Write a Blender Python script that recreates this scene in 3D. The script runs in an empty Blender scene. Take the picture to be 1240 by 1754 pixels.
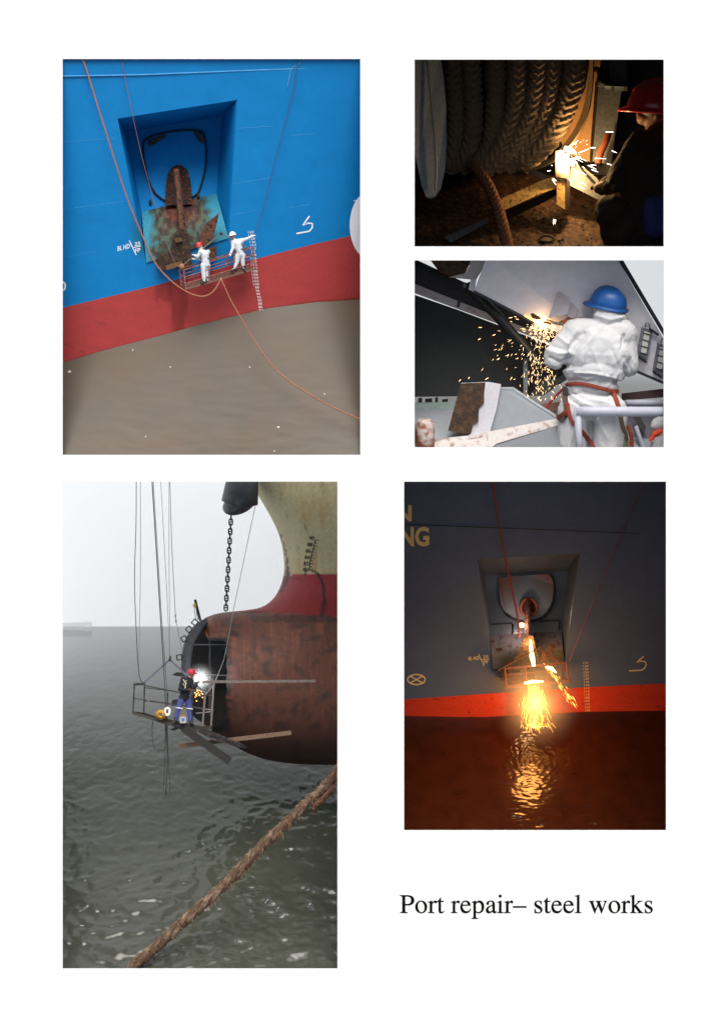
import bpy, bmesh, math, random
import numpy as np
from mathutils import Vector, Matrix, noise as mnoise

# ------------------------------------------------------------------ camera, world, sun, exposure
SC = bpy.context.scene
D = 30.0                                   # distance from the camera to the printed sheet
cam_d = bpy.data.cameras.new('camera')
cam = bpy.data.objects.new('camera', cam_d)
SC.collection.objects.link(cam)
cam.location = (0, 0, D)                   # looking straight down on the sheet, picture up = +Y
cam_d.sensor_fit = 'VERTICAL'
cam_d.angle = 2 * math.atan(8.77 / D)
cam_d.clip_start = 0.1
cam_d.clip_end = 500
SC.camera = cam

SUN_EL, SUN_AZ = math.radians(38), math.radians(4)      # azimuth from +Y towards +X
w = bpy.data.worlds.new('World')
SC.world = w
w.use_nodes = True
nt = w.node_tree
bg = nt.nodes['Background']
sky = nt.nodes.new('ShaderNodeTexSky')
sky.sky_type = 'NISHITA'
sky.sun_disc = False
sky.sun_elevation = SUN_EL
sky.sun_rotation = SUN_AZ
sky.dust_density = 4.0
sky.ozone_density = 0.6
veil = nt.nodes.new('ShaderNodeHueSaturation')          # cloud veil: less blue
veil.inputs['Saturation'].default_value = 0.35
nt.links.new(sky.outputs[0], veil.inputs['Color'])
nt.links.new(veil.outputs[0], bg.inputs[0])
bg.inputs[1].default_value = 0.14

sun_d = bpy.data.lights.new('sun', 'SUN')
sun_d.energy = 2.2
sun_d.angle = math.radians(46)             # thin overcast: very soft shadows
sun_d.color = (1.0, 0.95, 0.88)
sun = bpy.data.objects.new('sun', sun_d)
SC.collection.objects.link(sun)
sv = Vector((math.sin(SUN_AZ) * math.cos(SUN_EL), math.cos(SUN_AZ) * math.cos(SUN_EL), math.sin(SUN_EL)))
sun.rotation_euler = sv.to_track_quat('Z', 'Y').to_euler()
sun.location = sv * 60
SC.view_settings.view_transform = 'Standard'
SC.view_settings.look = 'None'
SC.view_settings.gamma = 1
SC.view_settings.exposure = 0.35
SC.cycles.max_bounces = 6
SC.cycles.caustics_reflective = False
SC.cycles.caustics_refractive = False
SC.cycles.sample_clamp_indirect = 4

random.seed(7)
rnd = random.random
def U(a, b): return a + (b - a) * rnd()

# ------------------------------------------------------------------ helpers
DM = None                                  # depth scale of the model being built
def P(px, py, d=0.0):
    """a point of the photograph's sheet (its pixels) at depth d behind the sheet"""
    if DM: d = DM(d)
    k = (D + d) / D
    return Vector(((px - 620) / 100 * k, (877 - py) / 100 * k, -d))
def at_depth(px, py, d):
    k = (D + d) / D
    return Vector(((px - 620) / 100 * k, (877 - py) / 100 * k, -d))
def R(px, d=0.0): return px / 100 * (D + d) / D          # a length in sheet pixels at depth d

def lin(r, g, b):
    f = lambda c: (c / 255 / 12.92) if c / 255 <= 0.04045 else ((c / 255 + 0.055) / 1.055) ** 2.4
    return (f(r), f(g), f(b))
def nz(x, y, z=0.0): return mnoise.noise(Vector((x, y, z)))
def fbm(x, y, z=0.0, o=4):
    s, a, t = 0.0, 0.5, 0.0
    for _ in range(o):
        s += a * nz(x, y, z); t += a
        x, y, z, a = x * 2.03 + 7.1, y * 2.03 - 3.3, z * 2.03 + 1.7, a * 0.5
    return s / t
def sstep(a, b, x):
    t = min(1, max(0, (x - a) / (b - a))) if a != b else float(x > a)
    return t * t * (3 - 2 * t)
def mixc(a, b, t): return tuple(a[i] + (b[i] - a[i]) * t for i in range(3))
def interp(pts, x):
    """piecewise linear y(x) through pts sorted by x, extended at both ends"""
    if x <= pts[0][0]: i = 0
    elif x >= pts[-1][0]: i = len(pts) - 2
    else:
        i = 0
        while x > pts[i + 1][0]: i += 1
    (x0, y0), (x1, y1) = pts[i], pts[i + 1]
    return y0 + (y1 - y0) * (x - x0) / (x1 - x0)
def spline(pts, n=8):
    """Catmull-Rom through points (any tuples)"""
    pts = [Vector(p) for p in pts]
    q = [pts[0] * 2 - pts[1]] + pts + [pts[-1] * 2 - pts[-2]]
    out = []
    for i in range(1, len(q) - 2):
        p0, p1, p2, p3 = q[i - 1], q[i], q[i + 1], q[i + 2]
        for k in range(n):
            t = k / n
            out.append(0.5 * (2 * p1 + (p2 - p0) * t + (2 * p0 - 5 * p1 + 4 * p2 - p3) * t * t + (3 * p1 - p0 - 3 * p2 + p3) * t ** 3))
    out.append(pts[-1])
    return out

# ------------------------------------------------------------------ materials
MATS = {}
def mat(name, col=(0.5, 0.5, 0.5), rough=0.6, metal=0.0, var=0.12, scale=6.0, bump=0.0, bscale=30.0, col2=None, mix=(0.5, 0.65),
        attr=False, emit=None, estr=0.0, spec=0.4, coat=0.0):
    if name in MATS: return MATS[name]
    m = bpy.data.materials.new(name); MATS[name] = m
    m.use_nodes = True
    n, l = m.node_tree.nodes, m.node_tree.links
    b = n['Principled BSDF']
    b.inputs['Roughness'].default_value = rough
    b.inputs['Metallic'].default_value = metal
    b.inputs['Specular IOR Level'].default_value = spec
    if coat: b.inputs['Coat Weight'].default_value = coat
    tc = n.new('ShaderNodeTexCoord')
    nt1 = n.new('ShaderNodeTexNoise'); nt1.inputs['Scale'].default_value = scale; nt1.inputs['Detail'].default_value = 6
    l.new(tc.outputs['Object'], nt1.inputs['Vector'])
    if attr:
        a = n.new('ShaderNodeAttribute'); a.attribute_name = 'Col'; src = a.outputs['Color']
    else:
        c = n.new('ShaderNodeRGB'); c.outputs[0].default_value = (*col, 1); src = c.outputs[0]
    if col2:
        r = n.new('ShaderNodeMapRange'); r.inputs[1].default_value, r.inputs[2].default_value = mix
        l.new(nt1.outputs['Fac'], r.inputs[0])
        mx = n.new('ShaderNodeMix'); mx.data_type = 'RGBA'
        l.new(r.outputs[0], mx.inputs[0]); l.new(src, mx.inputs[6]); mx.inputs[7].default_value = (*col2, 1)
        src = mx.outputs[2]
    if var:
        nt2 = n.new('ShaderNodeTexNoise'); nt2.inputs['Scale'].default_value = scale * 2.7; nt2.inputs['Detail'].default_value = 5
        l.new(tc.outputs['Object'], nt2.inputs['Vector'])
        r = n.new('ShaderNodeMapRange'); r.inputs[1].default_value = 0.3; r.inputs[2].default_value = 0.7
        r.inputs[3].default_value = 1 - var; r.inputs[4].default_value = 1 + var
        l.new(nt2.outputs['Fac'], r.inputs[0])
        vm = n.new('ShaderNodeVectorMath'); vm.operation = 'SCALE'
        l.new(src, vm.inputs[0]); l.new(r.outputs[0], vm.inputs['Scale'])
        src = vm.outputs[0]
    l.new(src, b.inputs['Base Color'])
    if bump:
        nb = n.new('ShaderNodeTexNoise'); nb.inputs['Scale'].default_value = bscale; nb.inputs['Detail'].default_value = 4
        l.new(tc.outputs['Object'], nb.inputs['Vector'])
        bp = n.new('ShaderNodeBump'); bp.inputs['Strength'].default_value = bump; bp.inputs['Distance'].default_value = 0.03
        l.new(nb.outputs['Fac'], bp.inputs['Height']); l.new(bp.outputs[0], b.inputs['Normal'])
    if emit:
        b.inputs['Emission Color'].default_value = (*emit, 1)
        b.inputs['Emission Strength'].default_value = estr
    return m

# ------------------------------------------------------------------ objects
def root_of(o):
    while o.parent: o = o.parent
    return o
def tag(o, label=None, cat=None, group=None, kind=None):
    if label: o['label'] = label
    if cat: o['category'] = cat
    if group: o['group'] = group
    if kind: o['kind'] = kind
    return o
def thing(name, label, cat, loc, group=None):
    o = bpy.data.objects.new(name, None); SC.collection.objects.link(o)
    o.location = loc; o.empty_display_size = 0.1
    return tag(o, label, cat, group)
def link_mesh(name, me, material, parent=None, origin=None):
    """me holds world coordinates; the object's origin goes to its thing's base"""
    if parent: org = root_of(parent).location.copy()
    elif origin is not None: org = Vector(origin)
    else:
        n = len(me.vertices); co = np.empty(n * 3); me.vertices.foreach_get('co', co); co = co.reshape(-1, 3)
        org = Vector(((co[:, 0].min() + co[:, 0].max()) / 2, co[:, 1].min(), (co[:, 2].min() + co[:, 2].max()) / 2))
    me.transform(Matrix.Translation(-org))
    me.materials.clear(); me.materials.append(material)
    o = bpy.data.objects.new(name, me); SC.collection.objects.link(o)
    if parent: o.parent = parent
    else: o.location = org
    return o

class MB:
    def __init__(s): s.v, s.f, s.c = [], [], []
    def add(s, vs, fs, col=None):
        b = len(s.v); s.v += [tuple(x) for x in vs]; s.f += [[i + b for i in f] for f in fs]
        s.c += [col or (1, 1, 1)] * len(vs) if not isinstance(col, list) else col
        return s
    def tube(s, pts, r, seg=8, col=None, caps=True):
        pts = [Vector(p) for p in pts]; n = len(pts)
        rs = r if isinstance(r, (list, tuple)) else [r] * n
        t0 = (pts[1] - pts[0]).normalized()
        u = t0.cross(Vector((0, 0, 1)))
        if u.length < 1e-3: u = t0.cross(Vector((0, 1, 0)))
        u.normalize()
        vs, fs = [], []
        for i, p in enumerate(pts):
            t = (pts[min(i + 1, n - 1)] - pts[max(i - 1, 0)]).normalized()
            u = (u - t * u.dot(t)).normalized(); v = t.cross(u)
            for k in range(seg):
                a = 2 * math.pi * k / seg
                vs.append(p + (u * math.cos(a) + v * math.sin(a)) * rs[i])
        for i in range(n - 1):
            for k in range(seg):
                k2 = (k + 1) % seg
                fs.append([i * seg + k, i * seg + k2, (i + 1) * seg + k2, (i + 1) * seg + k])
        if caps:
            fs.append(list(range(seg))[::-1]); fs.append([(n - 1) * seg + k for k in range(seg)])
        return s.add(vs, fs, col)
    def slab(s, pts, th, col=None):
        """pts: (px, py, d) outline; a plate of thickness th going back from it"""
        n = len(pts)
        vs = [P(*p) for p in pts] + [P(p[0], p[1], p[2] + th) for p in pts]
        fs = [list(range(n))[::-1], [n + i for i in range(n)]] + [[i, (i + 1) % n, n + (i + 1) % n, n + i] for i in range(n)]
        return s.add(vs, fs, col)
    def bar(s, a, b, w, h, up=(0, 0, 1), col=None):
        a, b = Vector(a), Vector(b); t = (b - a).normalized(); up = Vector(up)
        x = t.cross(up)
        if x.length < 1e-3: x = t.cross(Vector((0, 1, 0)))
        x.normalize(); y = x.cross(t)
        vs = [p + x * i * w / 2 + y * j * h / 2 for p in (a, b) for i, j in ((-1, -1), (1, -1), (1, 1), (-1, 1))]
        fs = [[3, 2, 1, 0], [4, 5, 6, 7], [0, 1, 5, 4], [1, 2, 6, 5], [2, 3, 7, 6], [3, 0, 4, 7]]
        return s.add(vs, fs, col)
    def ell(s, c, r, rot=None, seg=12, rings=8, col=None):
        c = Vector(c); r = r if isinstance(r, (list, tuple)) else (r, r, r)
        M = rot or Matrix.Identity(3)
        vs, fs = [], []
        vs.append(c + M @ Vector((0, 0, r[2])))
        for i in range(1, rings):
            th = math.pi * i / rings
            for k in range(seg):
                a = 2 * math.pi * k / seg
                vs.append(c + M @ Vector((r[0] * math.sin(th) * math.cos(a), r[1] * math.sin(th) * math.sin(a), r[2] * math.cos(th))))
        vs.append(c + M @ Vector((0, 0, -r[2])))
        for k in range(seg): fs.append([0, 1 + k, 1 + (k + 1) % seg])
        for i in range(rings - 2):
            for k in range(seg):
                a, b = 1 + i * seg, 1 + (i + 1) * seg
                fs.append([a + k, b + k, b + (k + 1) % seg, a + (k + 1) % seg])
        b = 1 + (rings - 2) * seg
        for k in range(seg): fs.append([b + k, len(vs) - 1, b + (k + 1) % seg])
        return s.add(vs, fs, col)
    def capsule(s, a, b, ra, rb, seg=12):
        a, b = Vector(a), Vector(b)
        s.ell(a, ra, seg=seg); s.ell(b, rb, seg=seg); s.tube([a, b], [ra, rb], seg)
        return s
    def grid(s, rows, cols=None):
        """rows: list of equal-length rows of points"""
        n = len(rows[0]); vs = [p for r in rows for p in r]
        fs = [[i * n + j, (i + 1) * n + j, (i + 1) * n + j + 1, i * n + j + 1] for i in range(len(rows) - 1) for j in range(n - 1)]
        return s.add(vs, fs, [c for r in cols for c in r] if cols else None)
    def mesh(s, name, smooth=False):
        me = bpy.data.meshes.new(name)
        me.from_pydata(s.v, [], s.f); me.update()
        ca = me.color_attributes.new('Col', 'FLOAT_COLOR', 'POINT')
        ca.data.foreach_set('color', np.array([(*c, 1) for c in s.c], dtype=np.float32).ravel())
        if smooth: me.polygons.foreach_set('use_smooth', [True] * len(me.polygons))
        return me
    def build(s, name, material, parent=None, smooth=False, origin=None, flip=True):
        me = s.mesh(name, smooth)
        if flip:
            bm = bmesh.new(); bm.from_mesh(me); bmesh.ops.recalc_face_normals(bm, faces=bm.faces); bm.to_mesh(me); bm.free()
        return link_mesh(name, me, material, parent, origin)

def evaluated(o):
    dg = bpy.context.evaluated_depsgraph_get(); dg.update()
    ev = o.evaluated_get(dg)
    return bpy.data.meshes.new_from_object(ev)
def remesh(mb, voxel, smooth=3, sculpt=None):
    """one continuous skin over the shapes in mb"""
    me = mb.mesh('tmp'); o = bpy.data.objects.new('tmp', me); SC.collection.objects.link(o)
    bm = bmesh.new(); bm.from_mesh(me); bmesh.ops.recalc_face_normals(bm, faces=bm.faces); bm.to_mesh(me); bm.free()
    m = o.modifiers.new('r', 'REMESH'); m.mode = 'VOXEL'; m.voxel_size = voxel
    if smooth:
        q = o.modifiers.new('s', 'SMOOTH'); q.iterations = smooth; q.factor = 0.5
    out = evaluated(o)
    bpy.data.objects.remove(o); bpy.data.meshes.remove(me)
    if sculpt:
        n = len(out.vertices); co = np.empty(n * 3); no = np.empty(n * 3)
        out.vertices.foreach_get('co', co); out.vertices.foreach_get('normal', no)
        co = co.reshape(-1, 3); no = no.reshape(-1, 3)
        out.vertices.foreach_set('co', sculpt(co, no).ravel()); out.update()
    out.polygons.foreach_set('use_smooth', [True] * len(out.polygons))
    return out
def to_px(co):
    """sheet pixels of world points (numpy)"""
    k = (D - co[:, 2]) / D
    return co[:, 0] / k * 100 + 620, 877 - co[:, 1] / k * 100
def curve_mesh(loops, offset=0.0):
    """filled 2D outline (list of closed polylines, holes by winding) as triangles"""
    cu = bpy.data.curves.new('tmp', 'CURVE'); cu.dimensions = '2D'; cu.fill_mode = 'BOTH'; cu.offset = offset
    for lp in loops:
        sp = cu.splines.new('POLY'); sp.points.add(len(lp) - 1)
        for p, q in zip(sp.points, lp): p.co = (q[0], q[1], 0, 1)
        sp.use_cyclic_u = True
    o = bpy.data.objects.new('tmp', cu); SC.collection.objects.link(o)
    me = evaluated(o); bpy.data.objects.remove(o); bpy.data.curves.remove(cu)
    return me
def text_mesh(body, offset=0.0, shear=0.0):
    cu = bpy.data.curves.new('tmp', 'FONT'); cu.body = body; cu.offset = offset; cu.shear = shear; cu.resolution_u = 3
    o = bpy.data.objects.new('tmp', cu); SC.collection.objects.link(o)
    me = evaluated(o); bpy.data.objects.remove(o); bpy.data.curves.remove(cu)
    return me
def paint_text(body, x0, y0, x1, y1, surf, material, parent, name, h=None, wid=None, offset=0.0, eps=0.008, tilt=0.0):
    """lettering in the px box corner (x0,y0 lower left) to (x1,y1 lower right), height h, laid on depth surf(px,py)"""
    me = text_mesh(body, offset)
    n = len(me.vertices); co = np.empty(n * 3); me.vertices.foreach_get('co', co); co = co.reshape(-1, 3)
    a = (co[:, 0] - co[:, 0].min()) / max(1e-6, co[:, 0].max() - co[:, 0].min())
    b = (co[:, 1] - co[:, 1].min()) / max(1e-6, co[:, 1].max() - co[:, 1].min())
    out = []
    for i in range(n):
        px = x0 + (x1 - x0) * a[i] + tilt * h * b[i]; py = y0 + (y1 - y0) * a[i] - h * b[i]
        out.append(P(px, py, surf(px, py) - eps))
    # one object for every character
    comp = list(range(n))
    def find(i):
        while comp[i] != i: comp[i] = comp[comp[i]]; i = comp[i]
        return i
    for e in me.edges:
        p, q = find(e.vertices[0]), find(e.vertices[1])
        if p != q: comp[p] = q
    groups = {}
    for f in me.polygons: groups.setdefault(find(f.vertices[0]), []).append(list(f.vertices))
    for fs in groups.values():
        ids = sorted({v for f in fs for v in f}); k = {v: i for i, v in enumerate(ids)}
        MB().add([out[v] for v in ids], [[k[v] for v in f] for f in fs]).build(name, material, parent, flip=False)
    bpy.data.meshes.remove(me)
def paint_line(pts, wpx, surf, material, parent, name, eps=0.008, closed=False):
    """a painted stroke of width wpx along px points on depth surf"""
    pts = [Vector((p[0], p[1])) for p in pts]; n = len(pts); mb = MB(); L, Rr = [], []
    for i, p in enumerate(pts):
        if closed: t = pts[(i + 1) % n] - pts[i - 1]
        else: t = pts[min(i + 1, n - 1)] - pts[max(i - 1, 0)]
        t.normalize(); q = Vector((-t.y, t.x)) * wpx / 2
        for lst, z in ((L, p + q), (Rr, p - q)): lst.append(P(z.x, z.y, surf(z.x, z.y) - eps))
    if closed: L.append(L[0]); Rr.append(Rr[0])
    mb.grid([L, Rr])
    return mb.build(name, material, parent)
def lamp(name, loc, col, power, radius, parent=None):
    ld = bpy.data.lights.new(name, 'POINT'); ld.energy = power; ld.color = col; ld.shadow_soft_size = radius
    o = bpy.data.objects.new(name, ld); SC.collection.objects.link(o); 
    if parent: o.parent = parent; o.location = Vector(loc) - root_of(parent).location
    else: o.location = loc
    return o

# ------------------------------------------------------------------ people
def helmet_mesh(c, r, up, fwd, brim=0.16, peak=0.38, seg=24):
    up = Vector(up).normalized(); fwd = Vector(fwd); fwd = (fwd - up * fwd.dot(up)).normalized(); side = up.cross(fwd)
    c = Vector(c); rows = []
    for k, (f, h) in enumerate([(0.02, 1.02), (0.3, 0.98), (0.55, 0.87), (0.76, 0.69), (0.9, 0.47), (0.98, 0.22), (1.02, 0.0), (1.0, -0.06)]):
        rows.append([c + (fwd * math.cos(a) * 1.12 + side * math.sin(a)) * r * f + up * r * h for a in [2 * math.pi * i / seg for i in range(seg + 1)]])
    def brow(o, h):
        return [c + (fwd * math.cos(a) * 1.12 + side * math.sin(a)) * r * (1.0 + o * (brim + peak * max(0, math.cos(a)) ** 2)) + up * r * (h - 0.1 * o * max(0, math.cos(a))) for a in [2 * math.pi * i / seg for i in range(seg + 1)]]
    rows += [brow(1, -0.14), brow(1, -0.22), brow(0, -0.16)]
    mb = MB(); mb.grid(rows)
    # central ridge of the shell
    mb.tube([c + fwd * r * 1.08 * math.sin(t) * 1.02 + up * r * 1.02 * math.cos(t) for t in [-1.1 + 0.2 * i for i in range(12)]], r * 0.07, 6)
    return mb
def hand_mb(mb, wrist, direction, up, L, side=1, curl=0.6):
    """palm, four unequal curled fingers and a thumb; L = hand length"""
    t = Vector(direction).normalized(); u = Vector(up); u = (u - t * u.dot(t)).normalized(); s_ = t.cross(u) * side
    wrist = Vector(wrist)
    for k in range(4):
        y = (k - 1.5) * 0.11 * L
        mb.capsule(wrist + s_ * y * 0.7, wrist + t * 0.48 * L + s_ * y, L * 0.085, L * 0.075, 8)
        ln = (0.36, 0.42, 0.46, 0.38)[k] * L; p = wrist + t * 0.48 * L + s_ * y; a = 0.15
        for j, f in enumerate((0.45, 0.32, 0.23)):
            a += curl * (0.5 + 0.35 * j)
            q = p + (t * math.cos(a) - u * math.sin(a)) * ln * f
            mb.capsule(p, q, L * (0.062 - 0.006 * j), L * (0.056 - 0.006 * j), 8); p = q
    p = wrist + t * 0.12 * L + s_ * 0.14 * L
    q = p + (t * 0.55 + s_ * 0.6 - u * 0.2) * 0.25 * L; mb.capsule(p, q, L * 0.08, L * 0.066, 8)
    mb.capsule(q, q + (t * 0.9 + s_ * 0.1 - u * 0.4) * 0.2 * L, L * 0.064, L * 0.052, 8)
    return mb

def person(label, J, m, suit, legs, hat, face, hat_fwd, glove, boot, skin, group=None, hat_up=(0, 1, 0), voxel=None, hood=False, wide=1.0, hat_scale=1.0):
    """J: joints as (px, py, d); m: sheet pixels per metre; the body is one skin, clothes are its children"""
    j = {k: P(*v) for k, v in J.items()}; u = R(m, J['pelvis'][2])
    vx = voxel or u * 0.016
    def limbs(mb, k, arms=True, legs_=True, torso=True, grow=0.0):
        g = lambda r: u * (r * k + grow)
        if torso:
            mb.capsule(j['pelvis'], j['chest'], g(0.135), g(0.15)); mb.capsule(j['chest'], j['neck'], g(0.14), g(0.06))
            mb.capsule(j['hipL'], j['hipR'], g(0.105), g(0.105)); mb.capsule(j['shL'], j['shR'], g(0.075), g(0.075))
            mb.capsule(j['shL'], j['chest'], g(0.085), g(0.13)); mb.capsule(j['shR'], j['chest'], g(0.085), g(0.13))
        for s in 'LR':
            if arms:
                mb.capsule(j['sh' + s], j['el' + s], g(0.068), g(0.05)); mb.capsule(j['el' + s], j['wr' + s], g(0.05), g(0.036))
            if legs_:
                mb.capsule(j['hip' + s], j['kn' + s], g(0.1), g(0.066)); mb.capsule(j['kn' + s], j['an' + s], g(0.066), g(0.045))
        return mb
    up = Vector(hat_up).normalized(); fw = Vector(face).normalized()
    head = j['head']; mb = limbs(MB(), 0.86)
    mb.capsule(j['neck'], head - up * u * 0.06, u * 0.055, u * 0.055)
    rot = Matrix((fw.cross(up).normalized(), up.cross(fw.cross(up)).normalized(), up)).transposed()
    mb.ell(head, (u * 0.078, u * 0.098, u * 0.118), rot); mb.ell(head + fw * u * 0.03 - up * u * 0.07, (u * 0.055, u * 0.06, u * 0.055), rot)
    mb.ell(head + fw * u * 0.1 - up * u * 0.03, (u * 0.016, u * 0.026, u * 0.028), rot)      # nose
    sd = fw.cross(up).normalized()
    for s in (-1, 1): mb.ell(head + sd * s * u * 0.08 - up * u * 0.02, (u * 0.016, u * 0.024, u * 0.034), rot)   # ears
    hips = (j['pelvis'] + j['chest']) / 2
    base = Vector((j['pelvis'].x, min(j['anL'].y, j['anR'].y) - u * 0.05, j['pelvis'].z))
    o = link_mesh('person', remesh(mb, vx, 2), skin, None, base)
    tag(o, label, 'person', group)
    # clothing
    mb = limbs(MB(), 1.12, legs_=False, grow=0.008)
    if suit is legs: limbs(mb, 1.15, arms=False, torso=False, grow=0.012)
    if hood:
        mb.ell(head - fw * u * 0.03 - up * u * 0.03, (u * 0.1, u * 0.095, u * 0.125), rot); mb.capsule(j['neck'], head - up * u * 0.1, u * 0.085, u * 0.085)
    def crease(co, no):
        out = co.copy()
        for i in range(len(co)):
            c = co[i] / u
            out[i] += no[i] * u * 0.018 * fbm(c[0] * 7, c[1] * 4.5, c[2] * 7, 3)
        return out
    name = 'coverall' if suit is legs else 'jacket'
    link_mesh(name, remesh(mb, vx, 2, crease), suit, o)
    if suit is not legs:
        mb = limbs(MB(), 1.15, arms=False, torso=False, grow=0.01); mb.capsule(j['hipL'], j['hipR'], u * 0.125, u * 0.125)
        link_mesh('trousers', remesh(mb, vx, 2, crease), legs, o)
    for s in 'LR':
        mb = MB(); dr = (j['wr' + s] - j['el' + s])
        hand_mb(mb, j['wr' + s], dr, Vector((0.2, 0.9, 0.5)), u * 0.19, 1 if s == 'L' else -1)
        mb.tube([j['wr' + s] - dr.normalized() * u * 0.05, j['wr' + s] + dr.normalized() * u * 0.03], u * 0.052, 10)
        link_mesh('glove', remesh(mb, u * 0.009, 1), glove, o)
        mb = MB(); a = j['an' + s]
        toe = Vector(J.get('toe' + s, (hat_fwd[0] * 0.7, -0.25, 0.6))).normalized()
        mb.capsule(a + Vector((0, -u * 0.03, 0)), a + toe * u * 0.15 + Vector((0, -u * 0.05, 0)), u * 0.055, u * 0.045)
        mb.capsule(a + Vector((0, u * 0.07, 0)), a - Vector((0, u * 0.04, 0)), u * 0.06, u * 0.055)
        link_mesh('boot', remesh(mb, u * 0.012, 1), boot, o)
    if hat:
        helmet_mesh(head + up * u * 0.045, u * 0.125 * hat_scale, up, hat_fwd).build('helmet', hat, o, smooth=True)
    for s in (-1, 1):
        MB().ell(head + fw * u * 0.085 + sd * s * u * 0.034 + up * u * 0.005, u * 0.013).build('eye', mat('dark_eye', (0.01, 0.01, 0.01), 0.3, var=0), o, smooth=True)
    MB().ell(head + fw * u * 0.088 - up * u * 0.075, (u * 0.03, u * 0.012, u * 0.009), rot).build('mouth', mat('lip', (0.25, 0.09, 0.07), 0.5, var=0), o, smooth=True)
    return o
# ------------------------------------------------------------------ the printed sheet with its five picture windows
HOLES = [(108, 101, 617, 779), (710, 102, 1136, 422), (710, 446, 1136, 766), (108, 825, 578, 1659), (692, 825, 1140, 1422)]
def make_page():
    xs = sorted({-160, 1400} | {h[0] for h in HOLES} | {h[2] for h in HOLES})
    ys = sorted({-160, 1914} | {h[1] for h in HOLES} | {h[3] for h in HOLES})
    idx, mb = {}, MB()
    def vi(x, y):
        if (x, y) not in idx: idx[(x, y)] = len(mb.v); mb.v.append(tuple(P(x, y))); mb.c.append((1, 1, 1))
        return idx[(x, y)]
    for i in range(len(xs) - 1):
        for k in range(len(ys) - 1):
            cx, cy = (xs[i] + xs[i + 1]) / 2, (ys[k] + ys[k + 1]) / 2
            if any(h[0] < cx < h[2] and h[1] < cy < h[3] for h in HOLES): continue
            mb.f.append([vi(xs[i], ys[k + 1]), vi(xs[i + 1], ys[k + 1]), vi(xs[i + 1], ys[k]), vi(xs[i], ys[k])])
    o = mb.build('printed_page', mat('paper', (0.72, 0.72, 0.72), 0.9, var=0.0, spec=0.1), flip=False, origin=(0, 0, 0))
    s = o.modifiers.new('thickness', 'SOLIDIFY'); s.thickness = 0.012; s.offset = -1
    return tag(o, 'white printed page carrying five pictures of ship repair and a black serif caption', 'page')
page = make_page()

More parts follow.
